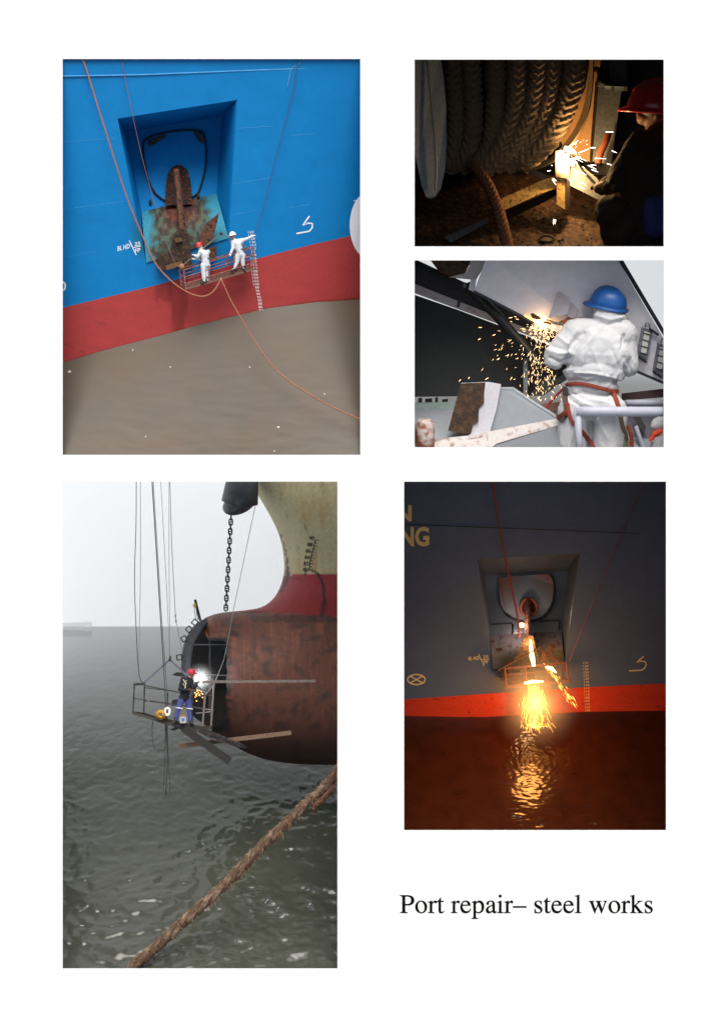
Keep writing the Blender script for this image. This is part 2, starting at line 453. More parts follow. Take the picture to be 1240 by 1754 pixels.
GLYPH = {
 'P': (556, 'M16 662 L295 662 C455 662 542 590 542 478 C542 355 450 290 310 287 C265 286 240 287 202 290 L202 109 C202 37 215 24 290 19 L290 0 L16 0 L16 19 C84 24 100 37 100 119 L100 553 C100 624 86 638 16 643 Z M202 589 C202 616 213 625 247 625 C370 625 433 578 433 475 C433 375 372 328 262 328 C238 328 225 328 202 330 Z'),
 'r': (333, 'M335 411 C335 443 315 460 280 460 C237 460 205 437 160 367 L160 458 L155 460 C105 440 65 425 7 408 L7 393 C20 396 30 397 41 397 C68 397 76 384 76 337 L76 90 C76 35 65 24 5 15 L5 0 L245 0 L245 15 C175 20 160 33 160 86 L160 310 C160 350 205 395 238 395 C260 395 272 365 295 365 C320 365 335 384 335 411 Z'),
 't': (278, 'M255 450 L154 450 L154 566 C154 576 152 579 145 579 C138 568 130 558 122 545 C85 490 55 455 31 446 C20 438 13 431 13 425 L13 418 L70 418 L70 117 C70 32 100 -10 160 -10 C210 -10 250 15 279 66 L266 77 C240 45 220 36 196 36 C162 36 154 58 154 110 L154 418 L255 418 Z'),
 'e': (444, 'M408 164 L424 157 C395 50 325 -10 225 -10 C95 -10 25 90 25 217 C25 360 110 460 229 460 C295 460 340 432 373 390 C392 363 400 334 406 277 L97 277 C104 130 175 63 264 63 C325 63 365 87 408 164 Z M99 309 L304 309 C294 390 267 424 208 424 C148 424 110 384 99 309 Z'),
 'p': (500, 'M159 458 L153 460 C105 441 65 428 9 411 L9 395 C20 396 28 397 37 397 C68 397 75 387 75 340 L75 -131 C75 -184 64 -195 5 -201 L5 -217 L247 -217 L247 -199 C173 -198 159 -187 159 -125 L159 33 C195 0 225 -10 268 -10 C385 -10 470 100 470 245 C470 372 400 460 299 460 C240 460 195 432 159 378 Z M159 334 C175 365 220 396 260 396 C335 396 381 325 381 213 C381 100 335 23 260 23 C212 23 159 60 159 92 Z'),
 'a': (444, 'M442 66 L442 40 C415 5 393 -10 358 -10 C320 -10 297 12 288 63 C240 15 195 -10 148 -10 C82 -10 37 35 37 106 C37 160 70 205 135 240 C170 260 215 280 287 306 L287 347 C287 405 262 432 215 432 C175 432 146 411 146 383 C146 370 150 362 150 349 C150 325 130 306 105 306 C80 306 60 325 60 350 C60 410 130 460 226 460 C325 460 371 410 371 310 L371 120 C371 65 380 47 404 47 C415 47 425 52 442 66 Z M287 277 C205 250 125 205 125 130 C125 80 155 50 192 50 C215 50 240 60 265 78 C283 92 287 105 287 127 Z'),
 'i': (278, 'M175 458 L172 460 L20 406 L20 390 C35 394 48 395 58 395 C86 395 91 383 91 334 L91 102 C91 30 81 18 16 15 L16 0 L253 0 L253 15 C185 20 175 30 175 102 Z M180 632 C180 660 157 683 129 683 C101 683 78 660 78 632 C78 604 101 581 129 581 C157 581 180 604 180 632 Z'),
 '-': (500, 'M0 201 L500 201 L500 250 L0 250 Z'),
 's': (389, 'M320 324 L315 451 L302 451 C298 445 294 442 288 442 C270 442 240 460 195 460 C110 460 55 405 55 332 C55 275 88 235 150 200 L235 153 C270 133 283 110 283 83 C283 42 252 15 205 15 C140 15 100 55 78 153 L62 153 L62 -7 L75 -7 C80 3 86 6 95 6 C118 6 150 -10 205 -10 C290 -10 348 45 348 119 C348 172 322 212 262 247 L165 304 C138 320 122 342 122 370 C122 408 152 434 195 434 C250 434 280 402 304 324 Z'),
 'l': (278, 'M19 0 L257 0 L257 15 C190 19 182 30 182 84 L182 681 L178 683 C135 668 85 655 19 640 L19 624 L45 626 C88 626 98 615 98 567 L98 87 C98 32 85 20 19 15 Z'),
 'w': (722, 'M21 450 L213 450 L213 435 C178 433 168 425 168 408 C168 398 172 384 178 366 L262 130 L347 335 L334 372 C318 420 310 430 278 435 L278 450 L481 450 L481 435 C440 432 428 425 428 405 C428 396 431 386 435 374 L518 139 L600 360 C606 378 610 392 610 403 C610 425 598 432 560 435 L560 450 L694 450 L694 435 C665 428 652 415 636 372 L499 5 L493 -11 L479 -11 L473 5 L364 288 L246 5 L240 -11 L226 -11 L220 5 L83 368 C65 415 55 430 21 435 Z'),
 'k': (500, 'M162 681 L158 683 C120 668 70 653 7 637 L7 623 L30 625 C72 625 78 613 78 560 L78 90 C78 32 66 19 7 15 L7 0 L237 0 L237 15 C172 20 162 28 162 85 L162 244 L316 50 C330 28 325 17 300 15 L285 15 L285 0 L505 0 L505 15 C470 17 450 25 420 60 L229 302 L345 398 C385 428 420 434 463 435 L463 450 L275 450 L275 435 C300 433 312 430 312 418 C312 405 295 390 280 378 L162 274 Z'),
}
def ell_loop(cx, cy, rx, ry, tilt=0.0, n=40):
    c, s = math.cos(tilt), math.sin(tilt)
    return [(cx + rx * math.cos(a) * c - ry * math.sin(a) * s, cy + rx * math.cos(a) * s + ry * math.sin(a) * c) for a in [2 * math.pi * i / n for i in range(n)]]
def glyph_loops(ch):
    if ch == 'o': return 500, [ell_loop(250, 225, 221, 235), ell_loop(250, 225, 128, 208, 0.12)]
    adv, path = GLYPH[ch]; loops, cur, tok = [], [], path.replace('Z', '').split()
    i = 0
    while i < len(tok):
        c = tok[i][0]; x, y = float(tok[i][1:]), float(tok[i + 1]); i += 2
        if c == 'M':
            if cur: loops.append(cur)
            cur = [(x, y)]
        elif c == 'L': cur.append((x, y))
        else:
            x1, y1, x2, y2 = [float(t) for t in tok[i:i + 4]]; i += 4
            x0, y0 = cur[-1]
            for k in range(1, 9):
                t = k / 8; q = 1 - t
                cur.append((q**3 * x0 + 3 * q * q * t * x + 3 * q * t * t * x1 + t**3 * x2, q**3 * y0 + 3 * q * q * t * y + 3 * q * t * t * y1 + t**3 * y2))
    loops.append(cur)
    return adv, loops
def caption(text, x, base, em):
    ink = mat('black_ink', (0.004, 0.004, 0.004), 0.8, var=0, spec=0.05)
    for ch in text:
        if ch == ' ': x += 0.25 * em; continue
        adv, loops = glyph_loops(ch)
        me = curve_mesh(loops, 8)
        n = len(me.vertices); co = np.empty(n * 3); me.vertices.foreach_get('co', co); co = co.reshape(-1, 3)
        me.vertices.foreach_set('co', np.array([tuple(P(x + c[0] * em / 1000, base - c[1] * em / 1000, -0.004)) for c in co]).ravel()); me.update()
        link_mesh('letter', me, ink, page)
        x += adv / 1000 * em
caption('Port repair- steel works', 684.5, 1563.7, 45.6)

def picture_box(hole, depth, off, m, back=True):
    """open-fronted card box behind one window of the sheet; off = margin in px on left, top, right, bottom"""
    x0, y0, x1, y1 = hole[0] - off[0], hole[1] - off[1], hole[2] + off[2], hole[3] + off[3]
    c = [(x0, y0), (x1, y0), (x1, y1), (x0, y1)]; mb = MB()
    mb.add([P(*q, 0.014) for q in c] + [P(*q, depth) for q in c], [[i, (i + 1) % 4, 4 + (i + 1) % 4, 4 + i] for i in range(4)] + ([[4, 5, 6, 7]] if back else []))
    return tag(mb.build('unseen_box_wall', m, flip=False), kind='structure')  # unseen box, added to keep stray light out of each picture
black_card = mat('black_card', (0.012, 0.012, 0.012), 0.9, var=0.2)
grey_card = mat('grey_card', (0.3, 0.3, 0.3), 0.9, var=0.05)
# ------------------------------------------------------------------ picture of the blue ship side (upper left) and the dark ship side (lower right)
def coons_hull(c, n_u=(26, 26, 30), n_v=(14, 40, 24)):
    """hull plating above the boot line as one sheet round the anchor pocket; c = layout in sheet px"""
    (ax, ay), (bx, by), (cx, cy), (dx, dy) = c['OTL'], c['OTR'], c['OBR'], c['OBL']
    top = lambda x: ay + (by - ay) * (x - ax) / (bx - ax)
    bot = lambda x: dy + (cy - dy) * (x - dx) / (cx - dx)
    x0, x1, y0 = c['x0'], c['x1'], c['y0']
    boot = lambda x: interp(c['boot'], x)
    def xl(v): return ax + (dx - ax) * v
    def xr(v): return bx + (cx - bx) * v
    vs = [('t', i / n_v[0]) for i in range(n_v[0])] + [('m', i / n_v[1]) for i in range(n_v[1])] + [('b', i / n_v[2]) for i in range(n_v[2] + 1)]
    us = [('l', i / n_u[0]) for i in range(n_u[0])] + [('m', i / n_u[1]) for i in range(n_u[1])] + [('r', i / n_u[2]) for i in range(n_u[2] + 1)]
    mb = MB(); idx = {}
    for r, (zv, v) in enumerate(vs):
        for k, (zu, u) in enumerate(us):
            vv = 0 if zv == 't' else (v if zv == 'm' else 1)
            L, Rr = xl(vv), xr(vv)
            x = x0 + (L - x0) * u if zu == 'l' else (L + (Rr - L) * u if zu == 'm' else Rr + (x1 - Rr) * u)
            if zv == 't': y = y0 + (top(x) - y0) * v
            elif zv == 'm': y = top(x) + (bot(x) - top(x)) * v
            else: y = bot(x) + (boot(x) - bot(x)) * v
            idx[(r, k)] = len(mb.v); mb.v.append(tuple(P(x, y, c['d'](x, y)))); mb.c.append(c['col'](x, y))
    for r in range(len(vs) - 1):
        for k in range(len(us) - 1):
            if vs[r][0] == 'm' and us[k][0] == 'm': continue
            mb.f.append([idx[(r, k)], idx[(r + 1, k)], idx[(r + 1, k + 1)], idx[(r, k + 1)]])
    return mb
def lerp2(a, b, t): return (a[0] + (b[0] - a[0]) * t, a[1] + (b[1] - a[1]) * t)
def strip_wall(A, B, prof, n, d_out, d_in, col):
    """pocket side: from hull edge A(t) to back plate edge B(t), rounded lip; prof(s) -> depth share"""
    rows, cols = [], []
    for i in range(n + 1):
        t = i / n; a, b = A(t), B(t); r, cc = [], []
        for k in range(11):
            s = k / 10; x, y = a[0] + (b[0] - a[0]) * s, a[1] + (b[1] - a[1]) * s
            da, db = d_out(*a), d_in(*b)
            r.append(P(x, y, da + (db - da) * prof(s) + 0.001)); cc.append(col(x, y))
        rows.append(r); cols.append(cc)
    return rows, cols
def draft_marks(ship, c, nums, pts, h, material):
    """white draft figures down a line of px points"""
    for i, t in enumerate(nums):
        s = i / (len(nums) - 1); x, y = interp_path(pts, s)
        if t: paint_text(t, x - 0.42 * h * len(t), y + h / 2, x + 0.42 * h * len(t), y + h / 2 - 0.1 * h, c['d'], material, ship, 'draft_lettering', h)
def interp_path(pts, s):
    L = [0]
    for a, b in zip(pts, pts[1:]): L.append(L[-1] + math.dist(a, b))
    s *= L[-1]
    for i in range(len(pts) - 1):
        if s <= L[i + 1] + 1e-9:
            t = (s - L[i]) / (L[i + 1] - L[i]); return lerp2(pts[i], pts[i + 1], t)
    return pts[-1]

def ship_side(c):
    d = c['d']; ship = thing(c['name'], c['label'], 'ship', P(c['cx'], c['wl'][len(c['wl']) // 2][1], d(c['cx'], c['wl'][len(c['wl']) // 2][1])))
    coons_hull(c).build('hull_plating', c['hull_mat'], ship, smooth=True)
    # boot topping between boot line and water line
    rows, cols = [], []
    for i in range(31):
        t = i / 30; r, cc = [], []
        for k in range(111):
            x = c['x0'] + (c['x1'] - c['x0']) * k / 110
            yb, yw = interp(c['boot'], x), interp(c['wl'], x) + 6
            y = yb + (yw - yb) * t
            r.append(P(x, y, d(x, y))); cc.append(c['boot_col'](x, y, t))
        rows.append(r); cols.append(cc)
    MB().grid(rows, cols).build('boot_topping', c['boot_mat'], ship, smooth=True)
    # anchor pocket
    pin = c['pin']
    back = MB(); rows, cols = [], []
    for i in range(41):
        t = i / 40; a, b = lerp2(c['ITL'], c['IBL'], t), lerp2(c['ITR'], c['IBR'], t)
        rr, cc = [], []
        for k in range(41):
            q = lerp2(a, b, k / 40); rr.append(P(*q, pin(*q))); cc.append(c['pocket_col'](*q))
        rows.append(rr); cols.append(cc)
    back.grid(rows, cols)
    rnd_ = lambda s: s * s * (2 - s) if c.get('soft') else s ** 1.2
    for A, B, pf in (((c['OTL'], c['OBL']), (c['ITL'], c['IBL']), lambda s: s), ((c['OTR'], c['OBR']), (c['ITR'], c['IBR']), rnd_), ((c['OTL'], c['OTR']), (c['ITL'], c['ITR']), lambda s: s)):
        # the sides end where the bolster begins
        rw, cl = strip_wall(lambda t: lerp2(*A, t), lambda t: lerp2(*B, t), pf, 30, d, pin, c['pocket_col'])
        back.grid(rw, cl)
    back.build('anchor_pocket', c['pocket_mat'], ship, smooth=False)
    rows, cols = [], []
    for i in range(61):
        t = i / 60; a, b = lerp2(c['IBL'], c['OBL'], t), lerp2(c['IBR'], c['OBR'], t)
        rr, cc = [], []
        for k in range(61):
            q = lerp2(a, b, k / 60); db = pin(*q) * (1 - t) + (d(*q) - 0.05) * t + 0.10 * math.sin(t * math.pi) * (-1)
            rr.append(P(*q, db)); cc.append(c['bolster_col'](q[0], q[1], k / 60, t))
        rows.append(rr); cols.append(cc)
    MB().grid(rows, cols).build('bolster_plate', c['bolster_mat'], ship, smooth=True)
    return ship
def blue_picture():
    global DM
    DM = lambda q: 0.02 + 0.55 * q
    H = HOLES[0]
    picture_box(H, 4.2, (70, 60, 50, 14), mat('white_card', (0.75, 0.75, 0.75), 0.9, var=0.0))  # white walls, added to bounce light onto the hull
    wl = [(40, 643), (108, 623), (180, 601), (230, 588), (280, 575), (340, 558), (400, 543), (460, 529), (540, 519), (617, 514), (660, 511)]
    boot = [(40, 544), (108, 527), (250, 493), (440, 443), (530, 420), (600, 404), (660, 392)]
    def d(x, y):
        t = (y - 101) / (interp(wl, x) - 101)
        return 0.06 + 1.55 * max(0, t) + (max(0, x - 430) / 190) ** 2 * 0.7 * max(0, t) ** 1.2
    blue = lin(0, 118, 182)
    def hcol(x, y):
        k = 1 + 0.10 * fbm(x / 60, y / 30) + 0.05 * fbm(x / 9, y / 60, 5) - 0.10 * sstep(0.25, 0.5, fbm(x / 3, y / 70, 15))
        c = tuple(v * k for v in blue)
        g = sstep(20, 0, abs(x - 240 - (y - 400) * 0.2)) * sstep(350, 400, y) * sstep(450, 425, y)          # green drip beside the pocket
        return mixc(c, lin(20, 90, 95), 0.75 * g)
    red, dred = lin(162, 54, 52), lin(112, 22, 16)
    def bcol(x, y, t):
        c = tuple(v * (1 + 0.16 * fbm(x / 40, y / 12)) for v in red)
        c = mixc(c, lin(112, 40, 50), 0.6 * sstep(0.15, 0.5, fbm(x / 22, y / 9, 3)) * sstep(300, 150, x))
        lft, rgt = 287 + 12 * t + 2 * nz(y / 7, 1), 320 + 3 * math.sin(t * 5) + 2 * nz(y / 6, 9)
        if t < 0.95: c = mixc(c, dred, 0.9 * sstep(lft - 2, lft + 2, x) * sstep(rgt + 2, rgt - 2, x) * (0.8 + 0.2 * nz(x / 2, 0)))
        if 268 < x < 292 and t < 0.35 + 0.2 * nz(x / 1.7, 4): c = mixc(c, dred, 0.55)
        if t > 0.93: c = mixc(c, lin(95, 22, 22), 0.8)
        return c
    def pcol(x, y):
        k = 1 + 0.07 * fbm(x / 30, y / 30)
        return tuple(v * k for v in lin(0, 116, 182))
    def bolcol(x, y, u, v):
        base = mixc(lin(36, 126, 152), lin(30, 112, 136), v * 0.5)
        n = fbm(x / 14, y / 20, 2)
        e = sstep(0.06, 0.22, u + 0.12 * n + 0.05 * v) * sstep(0.90, 0.70, u + 0.14 * n - 0.06 * (1 - v))
        c = mixc(base, lin(58, 82, 62), 0.95 * e)
        r = sstep(0.2, 0.36, u + 0.08 * fbm(x / 5, y / 22, 8)) * sstep(0.80, 0.62, u + 0.1 * n) * sstep(0.62, 0.3, v + 0.3 * fbm(x / 4, y / 30, 6))
        c = mixc(c, lin(112, 48, 28), 0.9 * r)
        c = mixc(c, lin(44, 30, 24), sstep(-0.25, 0.2, fbm(x / 7, y / 13, 11)) * e)
        return tuple(q * (1 + 0.12 * fbm(x / 3, y / 9)) for q in c)
    c = dict(name='blue_ship', label='blue ship side with red boot topping and deep anchor pocket, two workers hung beside it', cx=360, x0=44, x1=662, y0=46, wl=wl, boot=boot, d=d, col=hcol,
             boot_col=bcol, pocket_col=pcol, bolster_col=bolcol, soft=True,
             OTL=(202, 203), OTR=(407, 171), OBR=(392, 408), OBL=(251, 450), ITL=(217, 226), ITR=(381, 200), IBL=(243, 363), IBR=(371, 331),
             pin=lambda x, y: d(x, y) + 1.7 * (1 - sstep(215, 430, y)) + 0.7,
             hull_mat=mat('blue_paint', attr=True, rough=0.45, var=0.03, scale=3, spec=0.3, bump=0.35, bscale=1.6), boot_mat=mat('red_antifouling', attr=True, rough=0.6, var=0.08, scale=9),
             pocket_mat=mat('pocket_paint', attr=True, rough=0.7, var=0.05, spec=0.15), bolster_mat=mat('worn_plate', attr=True, rough=0.75, var=0.2, scale=14, bump=0.3))
    ship = ship_side(c)
    white = mat('white_marking', (0.8, 0.82, 0.84), 0.6, var=0.08, scale=20)
    # rubbing seam along the top
    MB().tube([P(x, interp([(40, 132), (250, 128), (420, 121), (527, 117)], x), d(x, 125) - 0.01) for x in range(46, 528, 12)], 0.013, 6).build('weld_seam', mat('pale_blue_seam', lin(70, 150, 205), 0.5), ship)
    seam = mat('seam_pale', lin(40, 140, 200), 0.5)
    for a_, b_ in (((100, 244), (198, 237)), ((100, 360), (226, 343)), ((408, 220), (468, 216)), ((398, 315), (470, 304)), ((112, 441), (170, 430)), ((500, 232), (540, 229)), ((400, 368), (440, 360)), ((495, 356), (530, 350))):
        MB().tube([P(a_[0] + (b_[0] - a_[0]) * k / 6, a_[1] + (b_[1] - a_[1]) * k / 6, d(a_[0] + (b_[0] - a_[0]) * k / 6, a_[1] + (b_[1] - a_[1]) * k / 6)) for k in range(7)], 0.0022, 5).build('weld_seam', seam, ship)
    # anchor seat plate in the pocket
    pin = c['pin']
    out = spline([(248, 240), (266, 231), (290, 226), (320, 223), (343, 225), (350, 234), (353, 260), (351, 290), (344, 318), (335, 334), (300, 348), (272, 336), (256, 312), (248, 280), (246, 256), (248, 240)], 5)[:-1]
    o3 = [(p[0], p[1], pin(p[0], p[1]) - 0.07) for p in out]
    mb = MB().slab(o3, 0.05)
    mb.c = [mixc(lin(8, 124, 195), lin(40, 70, 50), 0.8 * sstep(0.1, 0.5, 0.45 + fbm(p[0] / 9, p[1] / 9) - 0.028 * min(math.dist(p, (282, 240)), math.dist(p, (346, 245))))) for p in out] * 2
    mb.build('anchor_seat', c['pocket_mat'], ship)
    MB().tube([P(p[0], p[1], pin(*p) - 0.07) for p in out[3:] + out[:4]] , 0.02, 6).build('seat_rim', mat('dark_rim', lin(20, 38, 48), 0.7, var=0.4), ship)
    for q in ([(253, 240), (285, 228), (283, 236), (256, 252)], [(331, 225), (345, 228), (350, 246), (340, 241)]):
        MB().slab([(x, y, pin(x, y) - 0.17) for x, y in q], 0.012).build('rust_patch', mat('dark_rust', lin(52, 44, 36), 0.9, var=0.5, scale=30, col2=lin(40, 80, 90)), ship)
    arch = [(283, 352), (284, 320), (287, 300), (294, 287), (303, 282), (313, 283), (321, 291), (326, 306), (329, 330), (330, 350)]
    MB().slab([(x, y, pin(x, y) - 0.30) for x, y in arch], 0.05).build('hawse_opening', mat('hawse_dark', lin(34, 22, 18), 0.9, var=0.5, scale=25, col2=lin(92, 48, 32)), ship)
    # markings
    paint_text('BL HD', 202, 430, 223, 425, d, white, ship, 'hull_lettering', 8, offset=0.02)
    paint_text('25', 231, 422, 241, 420.5, d, white, ship, 'hull_lettering', 7, offset=0.02)
    paint_text('FP', 232, 433, 241, 431.5, d, white, ship, 'hull_lettering', 7, offset=0.02)
    paint_line([(222, 412), (234, 437)], 1.6, d, white, ship, 'marking_line')
    paint_line([(229, 424), (242, 421.5)], 1.3, d, white, ship, 'marking_line')
    paint_line([(530, 370), (519, 386), (528, 382), (535, 383), (535, 390), (530, 396), (508, 400)], 2.6, d, white, ship, 'thruster_mark')
    paint_line([(106 + 6.5 * math.cos(a), 490 + 8 * math.sin(a)) for a in [i * 0.35 for i in range(18)]], 3, d, white, ship, 'circle_mark', closed=True)
    paint_line([(606, 344), (612, 343)], 1.6, d, white, ship, 'marking_line')
    eb = [(632 + 33 * math.cos(a), 386 + 57 * math.sin(a)) for a in [i * math.pi / 24 for i in range(48)]]
    eb = [(min(634, x), y) for x, y in eb]
    MB().add([P(x, y, d(x, y) - 0.012) for x, y in eb] , [list(range(48))]).build('white_emblem', mat('emblem_white', (0.93, 0.93, 0.94), 0.5, var=0.03), ship)
    draft_marks(ship, c, ['132', '130', '128', '126', '124', '122', '12', '118', '116', '114', '112', '110', '108', '106', '104', '102', '100', '98', '96', '94', '92', '90', '88', '86', '84', '82'],
                [(430, 398), (434, 420), (435, 452), (439, 486), (445, 515), (448, 537)], 3.9, white)
    # the anchor hanging in the pocket
    rust = mat('anchor_rust', lin(96, 60, 44), 0.85, var=0.4, scale=14, col2=lin(40, 28, 24), bump=0.6)
    dark = mat('anchor_dark', lin(52, 38, 32), 0.85, var=0.5, scale=16, col2=lin(84, 62, 40), bump=0.6)
    an = thing('anchor', 'rusty stockless anchor hauled up in the pocket of the blue ship', 'anchor', P(318, 455, d(318, 455)))
    pth = [(302, 290), (305, 320), (309, 360), (313, 400), (316, 430)]
    MB().tube([P(x, y, min(pin(x, y) - 0.42, pin(x, y) * 0.35 + d(x, y) * 0.65 - 0.14)) for x, y in pth], [0.05, 0.055, 0.06, 0.07, 0.08], 6).build('shank', rust, an)
    dd = lambda x, y, o: (x, y, d(x, y) - o)
    mb = MB().slab([dd(*q, 0.26) for q in ((300, 398), (311, 392), (322, 396), (326, 420), (330, 452), (320, 462), (296, 458), (290, 440), (295, 415))], 0.3)
    mb.build('crown', dark, an)
    MB().slab([dd(*q, 0.36) for q in ((299, 408), (311, 406), (313, 413), (302, 416))], 0.08).build('crown_lug', mat('lug_rust', lin(84, 66, 42), 0.85, var=0.4), an)
    MB().slab([dd(*q, 0.34) for q in ((342, 428), (344, 400), (352, 384), (376, 364), (370, 390), (361, 418))], 0.12).build('fluke', rust, an)
    mb = MB().slab([dd(*q, 0.34) for q in ((267, 446), (273, 438), (290, 432), (306, 428), (314, 444), (312, 454), (284, 463), (270, 459))], 0.3); mb.build('fluke', dark, an)
    MB().slab([dd(*q, 0.36) for q in ((284, 455), (312, 447), (313, 454), (286, 463))], 0.06).build('fluke_tip', mat('tip_rust', lin(112, 82, 54), 0.85, var=0.5, scale=40), an)
    MB().slab([dd(*q, 0.36) for q in ((355, 425), (372, 422), (370, 444), (352, 447))], 0.2).build('fluke', rust, an)
    for q in ((357, 373), (258, 346), (340, 336)): MB().ell(P(q[0], q[1], pin(*q) - 0.1), (0.03, 0.05, 0.03)).build('shackle', dark, an)
    # water
    rows = []; 
    for i in range(91):
        t = i / 90; r = []
        for k in range(111):
            x = 42 + 622 * k / 110; yw = interp(wl, x); y = yw - 2 + (796 - yw) * t
            dw = d(x, yw); q = 0.05 + (dw - 0.05) * (1 - t)
            p = P(x, y, q); a = 0.006 * (0.3 + t)
            r.append(p + Vector((0, 0.6, 0.8)) * a * (fbm(x / 40, y / 14, 3, 3)))
        rows.append(r)
    wm = mat('muddy_water', lin(90, 78, 67), 0.35, var=0.04, scale=0.8, spec=0.15, col2=lin(86, 80, 71), mix=(0.4, 0.6))
    tag(MB().grid(rows).build('harbour_water', wm, smooth=True), kind='structure')
    dwat = lambda x, y: 0.05 + (d(x, interp(wl, x)) - 0.05) * (1 - (y - interp(wl, x)) / (796 - interp(wl, x)))
    foam = mat('foam', (0.7, 0.7, 0.66), 0.7)
    spots = [(120, 637, 4, 'pale scrap floating near the red ship side, nearest the left'), (228, 600, 2, 'small round white fleck floating just under the red boot topping'), (292, 629, 2, 'tiny cross-shaped fleck floating on brown water under the rust streak'),
             (250, 748, 2, 'small pale fleck floating low on the left of the brown water'), (428, 629, 2, 'small pale fleck beside the sagging orange rope on brown water'), (477, 732, 3, 'pale oblong fleck floating below the orange rope'), (470, 773, 2, 'pale fleck floating at the very bottom of the brown water'), (556, 675, 2, 'tiny fleck floating above the orange rope at the right')]
    for x, y, s, lb in spots:
        tag(MB().ell(P(x, y, dwat(x, y) - 0.012), (s * 0.0085, s * 0.006, 0.012), seg=7, rings=5).build('floating_fleck', foam), lb, 'debris', 'flecks floating on the brown water')
    # ropes
    orange = mat('orange_rope', lin(160, 104, 78), 0.8, var=0.25, scale=40, bump=0.5, bscale=90)
    p1 = spline([(140, 92, -0.0), (180, 220, 0.05), (215, 330, 0.3), (245, 405, 0.45), (265, 448, 0.5), (288, 476, 0.5), (312, 495, 0.5), (332, 505, 0.5), (350, 507.5, 0.5), (366, 499, 0.5), (379, 478, 0.55)], 10)
    def rope(pts, r, m, label, name='rope', group=None):
        return tag(MB().tube(pts, r, 7).build(name, m, smooth=True), label, 'rope', group)
    rope([P(p[0], p[1], max(0.02, p[2])) for p in p1], 0.0135, orange, 'thick orange-brown rope sagging in a loop under the work cage on the blue ship')
    p2_ = spline([(379, 478, 0.55), (396, 515, 0.5), (412, 543, 0.45), (440, 590, 0.35), (475, 636, 0.25), (525, 672, 0.15), (575, 700, 0.1), (632, 724, 0.03)], 10)
    rope([P(*p) for p in p2_], 0.0105, orange, 'orange rope running from the cage floor down across the brown water')
    thin = mat('thin_wire', lin(120, 84, 90), 0.7)
    grp = 'suspension lines of the cage on the blue ship'
    rope([P(*p) for p in spline([(207, 92, 0.03), (220, 160, 0.1), (244, 270, 0.35), (272, 370, 0.5), (298, 446, 0.55), (316, 462, 0.6)], 8)], 0.0055, thin, 'thin line from the pocket top to the left end of the cage', group=grp)
    rope([P(*p) for p in spline([(513, 92, 0.05), (500, 165, 0.2), (470, 280, 0.6), (452, 355, 0.8), (446, 372, 0.85), (435, 402, 0.8)], 8)], 0.006, mat('dark_wire', lin(70, 66, 110), 0.7), 'thin dark line running up the blue hull from the right end of the cage', group=grp)
    rope([P(*p) for p in spline([(519, 92, 0.05), (510, 112, 0.1), (500, 118, 0.1), (492, 150, 0.2)], 6)], 0.005, mat('pale_line', lin(120, 170, 215), 0.7), 'short pale line against the top of the blue hull', group=grp)
    # the work cage
    steel = mat('cage_paint', lin(128, 72, 70), 0.65, var=0.35, scale=25, col2=lin(150, 110, 100))
    cg = thing('work_cage', 'red-brown railed work cage hung beside the anchor of the blue ship', 'work cage', P(375, 480, 0.9))
    A0, A1, B0, B1 = (311, 489, 0.75), (319, 496, 0.55), (424, 455, 0.95), (438, 461, 0.75)
    rt = lambda px, py, dd: (px, py, dd)
    def tb(a, b, r, name, m=steel): MB().tube([P(*a), P(*b)], r, 6).build(name, m, cg)
    for s in range(6):
        t = s / 5; a = tuple(A0[i] + (A1[i] - A0[i]) * t for i in range(3)); b = tuple(B0[i] + (B1[i] - B0[i]) * t for i in range(3))
        MB().bar(P(*a), P(*b), 0.017, 0.02).build('floor_plank', mat('plank', lin(110, 78, 66), 0.8, var=0.3, scale=20), cg)
    for a, b in (((308, 461, 0.75), A0), ((315, 463, 0.55), A1), ((358, 451, 0.62), (360, 484, 0.62)), ((402, 434, 0.72), (401, 467, 0.72)), ((424, 425, 0.95), B0), ((433, 424, 0.75), B1), ((389, 437, 0.9), (389, 458, 0.9))):
        tb(a, b, 0.013, 'post')
    for h in (0, 0.36, 0.7):
        f = lambda a, b: tuple(a[i] + (b[i] - a[i]) * h for i in range(3))
        tb(f((315, 463, 0.55), A1), f((433, 424, 0.75), B1), 0.010, 'rail')
        tb(f((308, 461, 0.75), A0), f((424, 425, 0.95), B0), 0.008, 'rail')
        tb(f((308, 461, 0.75), A0), f((315, 463, 0.55), A1), 0.010, 'rail')
        tb(f((424, 425, 0.95), B0), f((433, 424, 0.75), B1), 0.010, 'rail')
    bm_ = mat('bridle', lin(104, 104, 84), 0.6, var=0.3, scale=60)
    tb((313, 455, 0.62), (379, 400, 0.55), 0.011, 'bridle_bar', bm_); tb((379, 400, 0.55), (424, 424, 0.8), 0.011, 'bridle_bar', bm_)
    MB().ell(P(379, 400, 0.55), 0.03).build('shackle', mat('shackle_dark', (0.03, 0.03, 0.03), 0.5), cg)
    MB().ell(P(312, 457, 0.62), (0.05, 0.06, 0.05), seg=8, rings=6).build('rope_knot', orange, cg)
    MB().ell(P(379, 478, 0.58), (0.02, 0.03, 0.02), seg=8, rings=6).build('rope_knot', orange, cg)
    # the two workers
    suit = mat('white_coverall', (0.56, 0.58, 0.61), 0.85, var=0.05, bump=0.2, bscale=18)
    glv = mat('pale_glove', (0.66, 0.66, 0.66), 0.9); boot_ = mat('dark_boot', (0.02, 0.02, 0.025), 0.7); skin = mat('skin', (0.42, 0.22, 0.15), 0.6)
